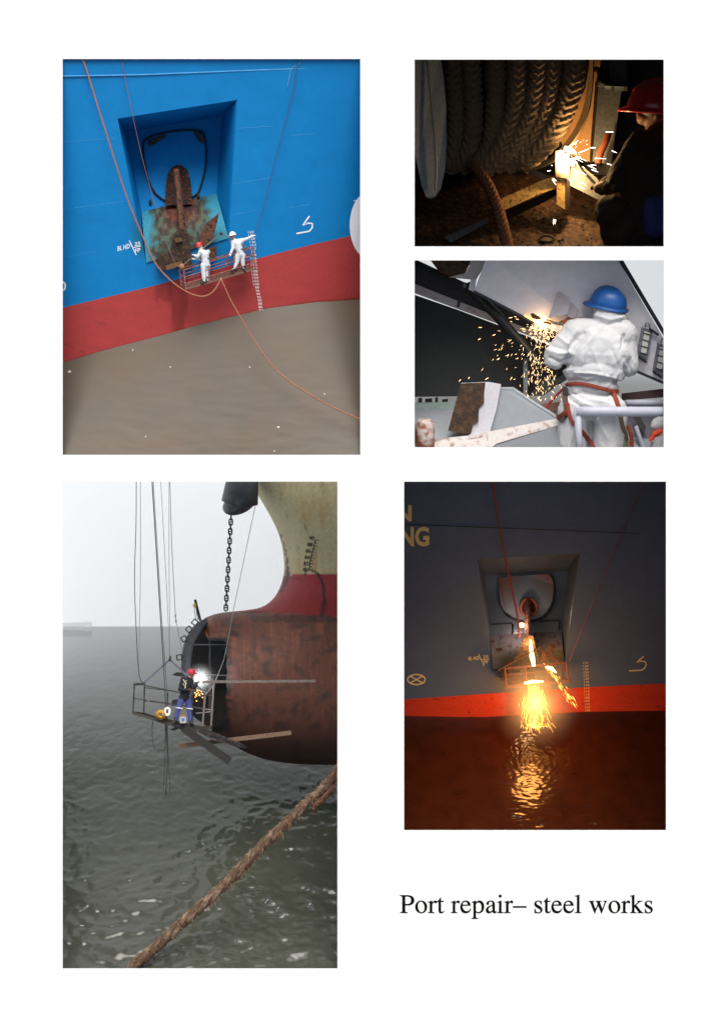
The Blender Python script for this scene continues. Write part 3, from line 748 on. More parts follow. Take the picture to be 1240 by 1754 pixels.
    J = dict(head=(342, 422, .62), neck=(347, 428, .64), chest=(351, 437, .64), pelvis=(353, 454, .64), shL=(344, 432, .57), shR=(356, 432, .72), elL=(339, 440, .55), elR=(347, 444, .7), wrL=(335, 438, .55), wrR=(335, 443, .62),
             hipL=(349, 455, .60), hipR=(356, 455, .68), knL=(349, 470, .59), knR=(355, 469, .69), anL=(350, 482, .6), anR=(356, 480, .7), toeL=(-0.6, -0.3, 0.6), toeR=(-0.6, -0.3, 0.6))
    a = person('person in white coverall and red helmet bending over the cage rail towards the anchor', J, 42, suit, suit, mat('red_helmet', lin(190, 38, 42), 0.35, var=0, coat=0.3), (-0.7, -0.25, 0.5), (-0.8, -0.2, 0.4), glv, boot_, skin, hat_up=(-0.25, 0.95, 0.2), hood=True)
    J = dict(head=(399, 404, .72), neck=(402, 411, .74), chest=(407, 419, .74), pelvis=(412, 437, .76), shL=(399, 414, .72), shR=(415, 412, .76), elL=(399, 425, .66), elR=(424, 409, .78), wrL=(396, 433, .62), wrR=(432, 405, .78),
             hipL=(408, 438, .74), hipR=(416, 438, .78), knL=(406, 450, .74), knR=(416, 450, .78), anL=(401, 461, .73), anR=(418, 460, .78), toeL=(-0.6, -0.3, 0.6), toeR=(0.3, -0.4, 0.7))
    b = person('person in white coverall and white helmet stretching one arm out to the draft figures', J, 42, suit, suit, mat('white_helmet', (0.8, 0.8, 0.8), 0.35, var=0), (-0.6, -0.2, 0.7), (-0.8, -0.2, 0.5), glv, boot_, skin, hat_up=(-0.15, 0.98, 0.1), hood=False)
    strap = mat('grey_strap', lin(92, 96, 110), 0.8)
    for o, cx, cy, dd_, r in ((a, 352, 441, .64, 8), (b, 410, 426, .75, 9.5)):
        MB().tube([P(cx + r * math.cos(q) * 0.95, cy + 1.5 - 2 * math.cos(q) * (1 if o is b else -0.2), dd_ - 0.095 * math.sin(q)) for q in [math.pi * 2 * i / 24 for i in range(25)]], 0.014, 6).build('safety_belt', strap, o)
    DM = None
blue_picture()
def streaks(name, segs, m, parent=None, seg=5):
    mb = MB()
    for a, b, r in segs:
        a, b = Vector(a), Vector(b)
        mb.tube([a, a.lerp(b, 0.35), b], [r * 0.55, r, r * 0.25], seg)
    return tag(mb.build(name, m), kind='stuff')

def glow_smoke_puff(c, r, density, label):
    """a puff of smoke added for the glow round a bright source, densest at its middle; the lamps inside light it"""
    m = bpy.data.materials.new('smoke'); m.use_nodes = True  # material of the smoke added for the glow
    n, l = m.node_tree.nodes, m.node_tree.links; n.remove(n['Principled BSDF'])
    v = n.new('ShaderNodeVolumePrincipled'); v.inputs['Color'].default_value = (0.85, 0.78, 0.7, 1)
    l.new(v.outputs[0], n['Material Output'].inputs['Volume'])
    tc = n.new('ShaderNodeTexCoord'); mp = n.new('ShaderNodeMapping'); mp.inputs['Scale'].default_value = [0.97 / q for q in r]
    gr = n.new('ShaderNodeTexGradient'); gr.gradient_type = 'SPHERICAL'; nn = n.new('ShaderNodeTexNoise'); nn.inputs['Scale'].default_value = 2.4 / max(r)
    p, m1, m2 = [n.new('ShaderNodeMath') for _ in range(3)]
    p.operation = 'POWER'; p.inputs[1].default_value = 1.9; m1.operation = m2.operation = 'MULTIPLY'; m2.inputs[1].default_value = density * 2
    l.new(tc.outputs['Object'], mp.inputs[0]); l.new(mp.outputs[0], gr.inputs[0]); l.new(tc.outputs['Object'], nn.inputs['Vector'])
    l.new(gr.outputs['Fac'], p.inputs[0]); l.new(p.outputs[0], m1.inputs[0]); l.new(nn.outputs['Fac'], m1.inputs[1]); l.new(m1.outputs[0], m2.inputs[0]); l.new(m2.outputs[0], v.inputs['Density'])
    return tag(MB().ell(c, r, seg=24, rings=16).build('glow_smoke', m, smooth=True, origin=c), label, 'smoke', kind='stuff')  # smoke added to carry a glow round sparks and arc
def night_picture():
    global DM
    H = HOLES[4]
    picture_box(H, 8.0, (24, 14, 16, 20), black_card)
    DM = lambda q: q - 2.3
    wl = [(660, 1226), (692, 1226), (780, 1228), (833, 1228), (920, 1223), (1004, 1219), (1139, 1217), (1160, 1217)]
    boot = [(660, 1202), (692, 1198), (863, 1186.5), (1004, 1177), (1139, 1170.5), (1160, 1169)]
    def d(x, y): return 5.8 + 1.5 * (y - 825) / 400
    grey = lin(92, 104, 122)
    def hcol(x, y):
        k = 1 + 0.10 * fbm(x / 50, y / 40) + 0.06 * fbm(x / 8, y / 50, 5)
        c = tuple(v * k for v in grey)
        return c
    def bcol(x, y, t):
        c = tuple(v * (1 + 0.14 * fbm(x / 30, y / 12)) for v in lin(214, 62, 26))
        c = mixc(c, lin(120, 30, 16), 0.7 * sstep(0.25, 0.45, fbm(x / 14, y / 8, 4)))
        if 868 < x < 884: c = mixc(c, lin(140, 40, 24), 0.5)
        if t > 0.9: c = mixc(c, lin(60, 16, 10), 0.7)
        return c
    def pcol(x, y): return tuple(v * (1 + 0.1 * fbm(x / 20, y / 20)) for v in lin(72, 78, 84))
    def bolcol(x, y, u, v):
        c = mixc(lin(104, 98, 98), lin(84, 72, 40), sstep(0.3, 0.8, v + 0.3 * fbm(x / 9, y / 9)) * sstep(0.02, 0.2, u))
        return mixc(c, lin(60, 36, 22), sstep(0.05, 0.4, fbm(x / 6, y / 8, 4)))
    c = dict(name='grey_ship', label='dark grey ship side at night with orange-red boot topping and anchor pocket lit by sparks', cx=915, x0=672, x1=1152, y0=815, wl=wl, boot=boot, d=d, col=hcol,
             boot_col=bcol, pocket_col=pcol, bolster_col=bolcol, soft=True,
             OTL=(818, 958), OTR=(993, 948), OBR=(966, 1137), OBL=(844, 1147), ITL=(830, 986), ITR=(972, 978), IBL=(839, 1088), IBR=(961, 1081),
             pin=lambda x, y: d(x, y) + 1.1 * (1 - sstep(960, 1160, y)) + 0.25,
             hull_mat=mat('grey_paint', attr=True, rough=0.5, var=0.05, scale=3), boot_mat=mat('orange_antifouling', attr=True, rough=0.6, var=0.1, scale=9),
             pocket_mat=mat('grey_pocket_paint', attr=True, rough=0.35, var=0.06, spec=0.6), bolster_mat=mat('burnt_plate', attr=True, rough=0.6, var=0.2, scale=14))
    ship = ship_side(c); pin = c['pin']
    cream = mat('cream_marking', lin(255, 224, 150), 0.6, var=0.08, scale=20)
    MB().tube([P(x, 898 + (x - 692) * 0.039, d(x, 900) - 0.008) for x in range(676, 1106, 20)], 0.007, 5).build('weld_seam', mat('seam_dark', (0.01, 0.01, 0.012), 0.6), ship)
    out = spline([(854, 992), (868, 988), (900, 986), (938, 984), (947, 992), (949, 1010), (945, 1035), (930, 1056), (904, 1064), (876, 1058), (860, 1040), (855, 1018), (854, 992)], 5)[:-1]
    mb = MB().slab([(p[0], p[1], pin(*p) - 0.08) for p in out], 0.06)
    mb.c = [mixc(lin(110, 116, 116), lin(130, 62, 30), sstep(22, 8, min(math.dist(p, (864, 990)), math.dist(p, (940, 990))))) for p in out] * 2
    mb.build('anchor_seat', c['pocket_mat'], ship)
    MB().tube([P(p[0], p[1], pin(*p) - 0.08) for p in out[16:48]], 0.025, 6).build('seat_rim', mat('seam_dark'), ship)
    MB().slab([(905 + 13.5 * math.cos(a), 1041 + 15.5 * math.sin(a), pin(905, 1041) - 0.12) for a in [i * math.pi / 14 for i in range(28)]], 0.03).build('hawse_opening', mat('hawse_dark'), ship)
    MB().tube([P(905 + 13.5 * math.cos(a), 1041 + 15.5 * math.sin(a), pin(905, 1041) - 0.13) for a in [i * math.pi / 14 for i in range(29)]], 0.03, 6).build('hawse_rim', mat('rim_rust', lin(150, 70, 36), 0.7, var=0.4, scale=20), ship)
    for x0, x1, y in ((843, 879, 1068), (924, 958, 1063)):
        MB().tube([P(x0, y + 1, pin(x0, y) - 0.05), P(x1 - 3, y - 1, pin(x1, y) - 0.05), P(x1, y + 3, pin(x1, y) - 0.05), P(x1 - 1, y + 16, pin(x1, y + 16) - 0.05)], 0.016, 5).build('plate_edge', mat('seam_dark'), ship)
    # lettering and marks
    paint_text('N', 677, 893, 705, 893, d, cream, ship, 'hull_lettering', 28, offset=0.035)
    paint_text('NG', 684, 936, 735, 936, d, cream, ship, 'hull_lettering', 34, offset=0.035)
    paint_text('BL HD', 802, 1131, 820, 1130, d, cream, ship, 'hull_lettering', 6, offset=0.02)
    paint_text('25', 827, 1128, 836, 1127.5, d, cream, ship, 'hull_lettering', 5.5, offset=0.02)
    paint_text('FP', 828, 1137, 836, 1136.5, d, cream, ship, 'hull_lettering', 5.5, offset=0.02)
    paint_line([(819, 1120), (829, 1141)], 1.3, d, cream, ship, 'marking_line'); paint_line([(825, 1130), (838, 1129.4)], 1.1, d, cream, ship, 'marking_line')
    paint_line([(1102, 1124), (1090, 1134.5), (1098, 1132.5), (1104, 1133), (1106.5, 1138), (1103, 1145), (1098, 1148), (1077, 1149)], 2.2, d, cream, ship, 'thruster_mark')
    paint_line([(713 + 15 * math.cos(a), 1164 + 8.6 * math.sin(a)) for a in [i * math.pi / 14 for i in range(28)]], 2.4, d, cream, ship, 'circle_mark', closed=True)
    for s in (-1, 1): paint_line([(713 - 10, 1164 - 5.5 * s), (713 + 10, 1164 + 5.5 * s)], 2.2, d, cream, ship, 'cross_mark')
    draft_marks(ship, c, ['130', '128', '126', '124', '122', '120', '118', '116', '114', '112', '110', '108', '106', '104', '102', '100'], [(1002.5, 1135.5), (1006, 1217)], 3.4, cream)
    # anchor
    rust = mat('anchor_rust'); dark = mat('anchor_dark')
    an = thing('anchor', 'rusty anchor in the night pocket with molten metal running down beside its shank', 'anchor', P(904, 1142, d(904, 1142)))
    MB().tube([P(904, 1031, pin(904, 1031) - 0.2), P(903, 1066, pin(904, 1066) - 0.3), P(905, 1110, d(904, 1110) - 0.2)], [0.06, 0.065, 0.075], 8).build('shank', rust, an)
    MB().slab([(x, y, d(x, y) - 0.3) for x, y in ((898, 1088), (912, 1088), (918, 1112), (932, 1144), (868, 1148), (882, 1126), (892, 1108))], 0.3).build('crown', dark, an)
    MB().slab([(x, y, d(x, y) - 0.4) for x, y in ((924, 1134), (928, 1118), (940, 1108), (952, 1100), (951, 1108), (944, 1120), (934, 1132))], 0.12).build('fluke', rust, an)
    MB().slab([(x, y, d(x, y) - 0.35) for x, y in ((852, 1150), (858, 1142), (884, 1138), (890, 1150), (880, 1164), (858, 1166))], 0.2).build('fluke', dark, an)
    MB().slab([(x, y, d(x, y) - 0.25) for x, y in ((847, 1111), (858, 1109), (862, 1114), (853, 1116))], 0.05).build('shackle', dark, an)
    # cage
    steel = mat('cage_rust', lin(116, 66, 46), 0.6, var=0.3, scale=25)
    cg = thing('work_cage', 'rusty railed work cage under the night anchor with sparks pouring below it', 'work cage', P(918, 1172, 6.80))
    fl = lambda px, py: (px, py, d(px, py) - 0.75)
    bk = lambda px, py: (px, py, d(px, py) - 0.45)
    tb = lambda a, b, r, n, m=steel: MB().tube([P(*a), P(*b)], r, 6).build(n, m, cg)
    for a, b in ((fl(864, 1144), fl(867, 1179)), (fl(970, 1134), fl(974, 1169)), (bk(873, 1142), bk(876, 1172)), (bk(962, 1133), bk(965, 1163)), (fl(899, 1142), fl(901, 1174)), (fl(935, 1138), fl(937, 1171))): tb(a, b, 0.018, 'post')
    for a, b in ((fl(864, 1146), fl(970, 1137)), (fl(865, 1156), fl(971, 1147)), (bk(873, 1144), bk(962, 1135)), (fl(864, 1146), bk(873, 1144)), (fl(970, 1137), bk(962, 1135))): tb(a, b, 0.013, 'rail')
    for k in range(4):
        a, b = fl(866 + 2.4 * k, 1177.5 - 1.8 * k), fl(974 - 2.4 * k, 1167 - 1.8 * k)
        MB().bar(P(a[0], a[1], a[2] + 0.08 * k), P(b[0], b[1], b[2] + 0.08 * k), 0.06, 0.025).build('floor_plank', mat('plank'), cg)
    MB().slab([fl(867, 1158), fl(915, 1154), fl(915, 1170), fl(867, 1174)], 0.02).build('kick_panel', dark, cg)
    tb(fl(853, 1148), fl(922, 1110), 0.014, 'bridle_bar'); tb(fl(922, 1110), fl(960, 1136), 0.014, 'bridle_bar')
    # ropes
    def rope(pts, r, m, label, group='ropes over the night hull'):
        return tag(MB().tube([P(*p) for p in spline(pts, 8)], r, 6).build('rope', m, smooth=True), label, 'rope', group)
    rr = mat('red_rope', lin(190, 80, 56), 0.7, var=0.2, scale=30)
    rope([(843, 815, 5.40), (851, 880, 5.60), (868, 970, 5.80), (886, 1056, 6.10), (889, 1090, 6.30)], 0.018, rr, 'red rope falling past the anchor pocket of the night hull')
    rope([(1107, 815, 5.50), (1080, 880, 5.70), (1045, 960, 5.90), (1008, 1050, 6.20), (975, 1132, 6.40)], 0.011, mat('violet_rope', lin(132, 84, 88), 0.7), 'faint violet rope slanting from the upper right of the night hull')
    # sparks, molten metal and the light they give
    hot = mat('spark_glow', (1, 0.5, 0.1), emit=(1.0, 0.44, 0.07), estr=5, var=0)
    hot2 = mat('flame_glow', (1, 0.7, 0.3), emit=(1.0, 0.62, 0.18), estr=7, var=0)
    segs = []
    yd = lambda x, y: d(x, y) - 0.55
    for i in range(230):
        t = rnd() ** 0.8; x = 914 + random.gauss(0, 1) * (6 + 6 * t) + 6 * t * (rnd() - 0.3); y = 1166 + 80 * t
        dx = (x - 914) * 0.07 + 1.2; ln = U(5, 26) * (1.1 - 0.5 * t); q = 6.40 + U(-0.25, 0.15)
        segs.append((P(x, y, q), P(x + dx * ln / 8 + random.gauss(0, 0.22) * ln, y + ln, q), U(0.0015, 0.0038)))
    for i in range(60):
        t = rnd() ** 1.3; x = 932 + 52 * t + random.gauss(0, 3.0) * (0.5 + t); y = 1140 + 66 * t ** 1.15 + random.gauss(0, 3)
        ln = U(5, 12); q = 6.35 + U(-0.2, 0.1)
        segs.append((P(x, y, q), P(x + ln * 0.5, y + ln * 0.8, q), U(0.0015, 0.0038)))
    for i in range(24):
        x, y = 914 + random.gauss(0, 8), 1244 + random.gauss(0, 2.2); q = 6.30
        segs.append((P(x, y, q), P(x + random.gauss(0, 5), y - U(0, 5), q), 0.005))
    tag(streaks('spark_shower', segs, hot), 'shower of orange sparks pouring from the night cage into the water', 'sparks')
    fl1 = thing('molten_metal', 'bright yellow molten metal running off the night anchor', 'molten metal', P(912, 1140, 6.20))
    MB().tube([P(*p) for p in ((908, 1096, 6.35), (909, 1110, 6.30), (911, 1125, 6.25), (914, 1141, 6.20))], [0.015, 0.03, 0.045, 0.03], 8).build('molten_stream', hot2, fl1)
    MB().tube([P(*p) for p in ((898, 1170, 6.20), (910, 1168, 6.15), (930, 1167, 6.20))], [0.015, 0.035, 0.015], 8).build('molten_pool', hot2, fl1)
    MB().tube([P(*p) for p in ((934, 1142, 6.25), (944, 1145, 6.20), (952, 1152, 6.20))], [0.02, 0.035, 0.012], 8).build('molten_drip', hot2, fl1)
    MB().ell(P(893, 1071, 6.55), (0.06, 0.05, 0.05)).build('cutting_spot', mat('cut_glow', (1, 0.4, 0.1), emit=(1, 0.35, 0.12), estr=8, var=0), fl1)
    lamp('cutting_light', P(893, 1068, 6.95), (1.0, 0.74, 0.66), 10, 0.06, fl1)
    lamp('molten_light', P(908, 1104, 6.45), (1.0, 0.52, 0.18), 20, 0.12, fl1)
    lamp('spark_light', P(916, 1206, 5.9), (1.0, 0.40, 0.09), 95, 0.25, fl1)
    glow_smoke_puff(P(918, 1196, 6.0), (0.95, 1.1, 0.8), 1.5, 'thin smoke added to glow orange round the falling sparks')
    # water
    rows = []
    for i in range(161):
        t = i / 160; r = []
        for k in range(181):
            x = 670 + 486 * k / 180; yw = interp(wl, x); y = yw - 2 + (1440 - yw) * t
            q = d(x, yw) + 0.02 - 2.1 * t
            rad = math.hypot((x - 917) / 1.0, (y - 1300) / 0.9)
            h = 0.010 * fbm(x / 22, y / 6, 3, 4) * (0.1 + t) + 0.004 * math.sin(rad / 1.7 + 12 * fbm(x / 20, y / 14)) * math.exp(-(rad / 62) ** 2) * min(1, max(0, t - 0.08) * 6) + 0.0035 * fbm(x / 6, y / 3.0, 7, 2) * min(1, t * 5)
            r.append(P(x, y, q) + Vector((0, 0.75, 0.65)) * h)
        rows.append(r)
    tag(MB().grid(rows).build('dark_water', mat('dark_water', lin(60, 23, 7), 0.13, var=0.2, scale=1.2, spec=0.5), smooth=True), kind='structure')
night_picture()
DM = None
def braided(mb, path, r, pitch, seg=16, lobes=4, amp=0.16, ph=0.0):
    """plaited rope: a tube whose skin carries chevron strands"""
    pts = [Vector(p) for p in path]; n = len(pts)
    L = [0.0]
    for a, b in zip(pts, pts[1:]): L.append(L[-1] + (b - a).length)
    t0 = (pts[1] - pts[0]).normalized(); u = Vector((0, 0, 1)); u = (u - t0 * u.dot(t0)).normalized()
    rows = []
    for i, p in enumerate(pts):
        t = (pts[min(i + 1, n - 1)] - pts[max(i - 1, 0)]).normalized(); u = (u - t * u.dot(t)).normalized(); v = t.cross(u); row = []
        for k in range(seg + 1):
            a = 2 * math.pi * k / seg
            w_ = a / (2 * math.pi) * lobes; f = w_ - math.floor(w_); sgn = 1 if int(w_) % 2 == 0 else -1
            st = (L[i] / pitch + sgn * (f - 0.5) * 1.9 + ph) * 2 * math.pi
            h = amp * (0.55 * math.sin(st) + 0.45 * abs(math.sin(math.pi * f)) ** 0.7 - 0.3)
            h += 0.07 * nz(p.x * 31 + a, p.y * 31, p.z * 31) + 0.10 * nz(p.x * 2.3 + ph * 9, p.y * 2.3, ph)
            row.append(p + (u * math.cos(a) + v * math.sin(a)) * r * (1 + h))
        rows.append(row)
    return mb.grid(rows)
def resample(pts, step):
    out = [Vector(pts[0])]; acc = 0.0
    for a, b in zip(pts, pts[1:]):
        a, b = Vector(a), Vector(b); l = (b - a).length
        while acc + l >= step:
            f = (step - acc) / l; a = a.lerp(b, f); l = (b - a).length; acc = 0.0; out.append(a.copy())
        acc += l
    return out

def winch_picture():
    H = HOLES[1]
    picture_box(H, 8.5, (16, 12, 20, 9), black_card)
    steel = mat('winch_grey', lin(150, 164, 172), 0.5, var=0.15, scale=5, spec=0.5)
    dsteel = mat('machine_grey', lin(78, 82, 86), 0.6, var=0.25, scale=6)
    ropem = mat('hawser', lin(156, 134, 106), 0.9, var=0.25, scale=18, bump=0.5, bscale=60)
    wn = thing('mooring_winch', 'mooring winch drum wound with thick plaited brown rope between grey flanges', 'winch', P(870, 300, 5.0))
    fl = [(700, 92, 3.9), (754, 92, 4.4), (760, 130, 4.4), (764, 180, 4.4), (765, 240, 4.35), (762, 290, 4.3), (755, 322, 4.25), (746, 337, 4.2), (738, 341, 4.2), (730, 338, 4.1), (722, 318, 4.05), (714, 280, 4.0), (700, 215, 3.9)]
    MB().slab(fl, 0.22).build('flange', steel, wn)
    MB().tube([P(x, y, z - 0.012) for x, y, z in spline([(731, 92, 4.15), (736, 150, 4.16), (743, 220, 4.16), (747, 280, 4.16), (746, 325, 4.15)], 6)], 0.018, 6).build('flange_seam', steel, wn)
    rim = spline([(1012, 92, 5.6), (1009, 140, 5.55), (1001, 185, 5.45), (985, 222, 5.35), (962, 254, 5.25), (940, 274, 5.2), (918, 286, 5.2), (900, 291, 5.25)], 8)
    wid = [4 + 3.5 * math.sin(math.pi * min(1, i / len(rim) * 1.2)) for i in range(len(rim))]
    A = [P(p[0] - 3, p[1], p[2] + 0.05) for p in rim]; B = [P(p[0] - 1 + w_, p[1] + w_ * 0.5, p[2] - 0.08) for p, w_ in zip(rim, wid)]; C = [P(p[0] + w_ + 1, p[1] + w_ * 0.8, p[2] + 0.12) for p, w_ in zip(rim, wid)]
    MB().grid([A, B, C]).build('flange', mat('flange_tan', lin(150, 132, 100), 0.5, var=0.15), wn)
    # drum core behind the turns
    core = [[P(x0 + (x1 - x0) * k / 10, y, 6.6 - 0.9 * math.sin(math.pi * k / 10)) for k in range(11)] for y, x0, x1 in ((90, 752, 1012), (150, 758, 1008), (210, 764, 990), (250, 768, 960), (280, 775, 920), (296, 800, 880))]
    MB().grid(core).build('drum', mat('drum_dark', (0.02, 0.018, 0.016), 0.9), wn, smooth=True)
    turns = [  # px path of every visible turn, and its half width
        ([(776, 90), (780, 170), (782, 230), (776, 270), (768, 286)], 17, 6.1), ([(806, 90), (810, 170), (810, 230), (800, 268), (788, 288)], 17, 5.95),
        ([(848, 90), (849, 160), (847, 215), (835, 262), (808, 293)], 17, 5.7), ([(886, 90), (885, 150), (877, 205), (858, 255), (828, 292)], 17, 5.55),
        ([(922, 90), (917, 150), (904, 205), (880, 252), (846, 289)], 15, 5.48), ([(950, 90), (944, 150), (929, 205), (902, 252), (866, 290)], 13, 5.45), ([(986, 90), (979, 150), (962, 200), (932, 248), (890, 284)], 18, 5.4)]
    for i, (pp, hw, dep) in enumerate(turns):
        n = len(pp); dens = [dep + 0.5 * (1 - math.sin(math.pi * (0.25 + 0.62 * k / (n - 1)))) for k in range(n)]
        path = resample(spline([P(x, y, q) for (x, y), q in zip(pp, dens)], 24), 0.013)
        mb = MB(); braided(mb, path, R(hw, dep), 0.155, 40, 4, 0.24, i * 0.37)
        mb.build('rope_turn', ropem, wn, smooth=True)
    path = resample(spline([P(*q) for q in ((806, 284, 5.6), (820, 296, 5.3), (836, 318, 5.0), (850, 350, 4.8), (860, 385, 4.6), (872, 434, 4.4))], 24), 0.011)
    mb = MB(); braided(mb, path, R(9.5, 4.8), 0.11, 28, 4, 0.22)
    tag(mb.build('rope', mat('tail_hawser', lin(136, 92, 66), 0.9, var=0.25, scale=20, bump=0.5, bscale=60), smooth=True), 'plaited rope tail hanging from the winch drum to the rusty deck', 'rope')
    # frame under the winch
    fr = thing('winch_frame', 'pale rusty steel foundation bars and upright stub below the winch drum', 'frame', P(960, 350, 5.2))
    yel = mat('rusty_cream', lin(205, 168, 98), 0.75, var=0.3, scale=12, col2=lin(96, 60, 34), mix=(0.52, 0.7))
    MB().slab([(850, 344, 4.9), (930, 308, 5.2), (946, 303, 5.25), (957, 320, 5.1), (925, 332, 5.0), (857, 363, 4.75)], 0.10).build('bar', yel, fr)
    MB().slab([(857, 364, 4.77), (925, 333, 5.02), (957, 321, 5.12), (957, 333, 5.3), (925, 350, 5.2), (860, 380, 5.0)], 0.08).build('web', mat('web_dark', lin(40, 30, 22), 0.9, var=0.3), fr)  # shaded underside of the bar put into a dark colour
    MB().slab([(953, 305, 5.05), (967, 305, 5.05), (967, 359, 5.0), (953, 350, 5.0)], 0.06).build('upright', yel, fr)
    MB().slab([(967, 305, 5.05), (976, 302, 5.3), (976, 352, 5.3), (967, 359, 5.0)], 0.06).build('upright_side', mat('web_dark'), fr)  # unlit side of the upright put into a dark colour
    MB().slab([(951, 258, 5.0), (974, 258, 5.0), (974, 306, 5.0), (951, 303, 5.0)], 0.08).build('stub_plate', mat('scorched_plate', lin(205, 180, 130), 0.6, var=0.2, scale=20), fr)
    MB().slab([(976, 268, 5.5), (1000, 288, 5.4), (1022, 305, 5.3), (1036, 330, 5.2), (1036, 348, 5.1), (1000, 330, 5.2), (976, 318, 5.3)], 0.15).build('block', dsteel, fr)
    MB().slab([(910, 289, 5.5), (940, 302, 5.3), (930, 308, 5.3), (900, 294, 5.5)], 0.08).build('bar', dsteel, fr)
    MB().slab([(760, 407, 4.6), (835, 373, 4.9), (838, 380, 4.9), (772, 416, 4.6)], 0.12).build('bar', dsteel, fr)
    # wall plates and machine behind
    wl_ = thing('steel_bulkhead', 'dark steel bulkhead with an orange lit stiffener plate behind the winch', 'bulkhead', P(1060, 330, 7.5))
    MB().slab([(1000, 90, 7.4), (1156, 90, 7.0), (1156, 420, 6.6), (1040, 300, 7.0), (1000, 300, 7.4)], 0.1).build('plate', dsteel, wl_)
    MB().slab([(1009, 90, 6.6), (1031, 90, 6.6), (1021, 148, 6.55), (1011, 278, 6.35), (968, 262, 6.4), (960, 240, 6.5)], 0.06).build('stiffener', mat('tan_plate', lin(196, 150, 104), 0.6, var=0.1, scale=8), wl_)
    MB().tube([P(*q) for q in spline([(1022, 140, 6.5), (1019, 180, 6.4), (1015, 230, 6.35), (1012, 280, 6.25)], 6)], 0.035, 6).build('edge_seam', mat('web_dark'), wl_)
    mc = thing('machine_cabinet', 'dark grey steel cabinet standing behind the crouching welder', 'cabinet', P(1040, 280, 6.2))
    MB().slab([(1024, 149, 6.0), (1064, 152, 5.9), (1046, 282, 5.7), (1014, 276, 5.9)], 0.5).build('body', dsteel, mc)
    MB().slab([(1022, 146, 6.02), (1074, 149, 5.85), (1072, 156, 5.82), (1026, 153, 6.0)], 0.5).build('lid', steel, mc)
    MB().slab([(1040, 92, 6.4), (1074, 92, 6.3), (1072, 146, 6.3), (1045, 144, 6.4)], 0.3).build('upper_box', dsteel, mc)
    for x in (1046, 1068): MB().slab([(x, 148, 5.8), (x + 6, 148, 5.8), (x + 6, 156, 5.8), (x, 156, 5.8)], 0.05).build('hinge', dsteel, mc)
    tag(MB().tube([P(*q) for q in spline([(1042, 228, 5.6), (1036, 245, 5.5), (1028, 262, 5.5), (1024, 280, 5.5)], 6)], 0.07, 8).build('hose', mat('brown_hose', lin(120, 62, 40), 0.6), smooth=True), 'brown hose hanging in front of the dark grey cabinet', 'hose')
    MB().tube([P(*q) for q in spline([(1012, 122, 6.0), (1022, 118, 5.9), (1026, 128, 5.9), (1026, 140, 5.8), (1036, 145, 5.8)], 6)], 0.05, 7).build('cable', mat('black_rubber', (0.012, 0.012, 0.012), 0.6), wl_, smooth=True)
    # deck
    rows, cols = [], []
    for i in range(101):
        t = i / 100; r, c = [], []
        for k in range(141):
            x = 698 + 452 * k / 140; y = 300 + 132 * t; q = 7.2 - 2.8 * t
            h = 0.05 * fbm(x / 12, y / 6, 2, 4) + 0.03 * max(0, fbm(x / 3, y / 2, 9, 2))
            r.append(P(x, y, q) + Vector((0, 0.8, 0.6)) * h)
            c.append(mixc(lin(78, 52, 34), lin(36, 25, 19), sstep(-0.2, 0.3, fbm(x / 9, y / 5, 5))) if fbm(x / 2.2, y / 1.3, 12, 2) < 0.33 else lin(128, 104, 74))
        rows.append(r); cols.append(c)
    tag(MB().grid(rows, cols).build('rusty_deck_ground', mat('rusty_deck', attr=True, rough=0.75, var=0.3, scale=12), smooth=True), kind='structure')
    chips = mat('scale_chip', lin(90, 60, 40), 0.8, var=0.4, scale=30)
    mb = MB()
    for i in range(70):
        x, y = U(880, 1015), U(352, 420); t = (y - 300) / 132; p = P(x, y, 7.2 - 2.8 * t - 0.05); s = U(0.012, 0.04)
        mb.ell(p, (s, s * 0.4, s * 0.8), seg=6, rings=4)
    tag(mb.build('scale_debris', chips), 'flakes of rust scale scattered over the lit deck', 'rust scale', kind='stuff')
    tag(MB().tube([P(*q) for q in spline([(923, 410, 4.75), (932, 404, 4.78), (944, 406, 4.78), (948, 411, 4.74), (938, 415, 4.7), (925, 413, 4.73), (923, 410, 4.75)], 5)], 0.022, 6).build('ring', mat('ring_dark', (0.02, 0.015, 0.012), 0.6)), 'dark ring lying on the rusty deck', 'ring')
    # crouching welder
    cloth = mat('brown_workwear', lin(44, 34, 28), 0.9, var=0.15, scale=10, bump=0.4, bscale=14)
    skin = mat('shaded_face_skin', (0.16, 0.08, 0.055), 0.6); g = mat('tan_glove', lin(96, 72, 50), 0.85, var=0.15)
    S = lambda x, y, q: P(x, y, q)
    mb = MB()
    mb.capsule(S(1130, 410, 4.5), S(1122, 300, 4.4), R(46, 4.4), R(52, 4.4)); mb.capsule(S(1122, 300, 4.4), S(1128, 236, 4.5), R(46, 4.4), R(28, 4.5))
    mb.capsule(S(1128, 236, 4.5), S(1126, 190, 4.6), R(22, 4.5), R(24, 4.6)); mb.ell(S(1122, 176, 4.6), (R(27, 4.6), R(36, 4.6), R(30, 4.6)))
    mb.ell(S(1101, 205, 4.62), (R(12, 4.6), R(9, 4.6), R(16, 4.6))); mb.ell(S(1093, 196, 4.62), (R(5, 4.6), R(5, 4.6), R(5, 4.6)))
    mb.ell(S(1124, 195, 4.28), (R(5, 4.6), R(9, 4.6), R(3, 4.6)))
    mb.capsule(S(1098, 246, 4.35), S(1058, 310, 4.2), R(20, 4.3), R(18, 4.3)); mb.capsule(S(1058, 310, 4.2), S(1026, 322, 4.5), R(15, 4.3), R(11, 4.5))
    mb.capsule(S(1104, 404, 4.4), S(1046, 362, 4.1), R(26, 4.3), R(24, 4.1)); mb.capsule(S(1046, 362, 4.1), S(1050, 408, 4.5), R(20, 4.1), R(16, 4.4))
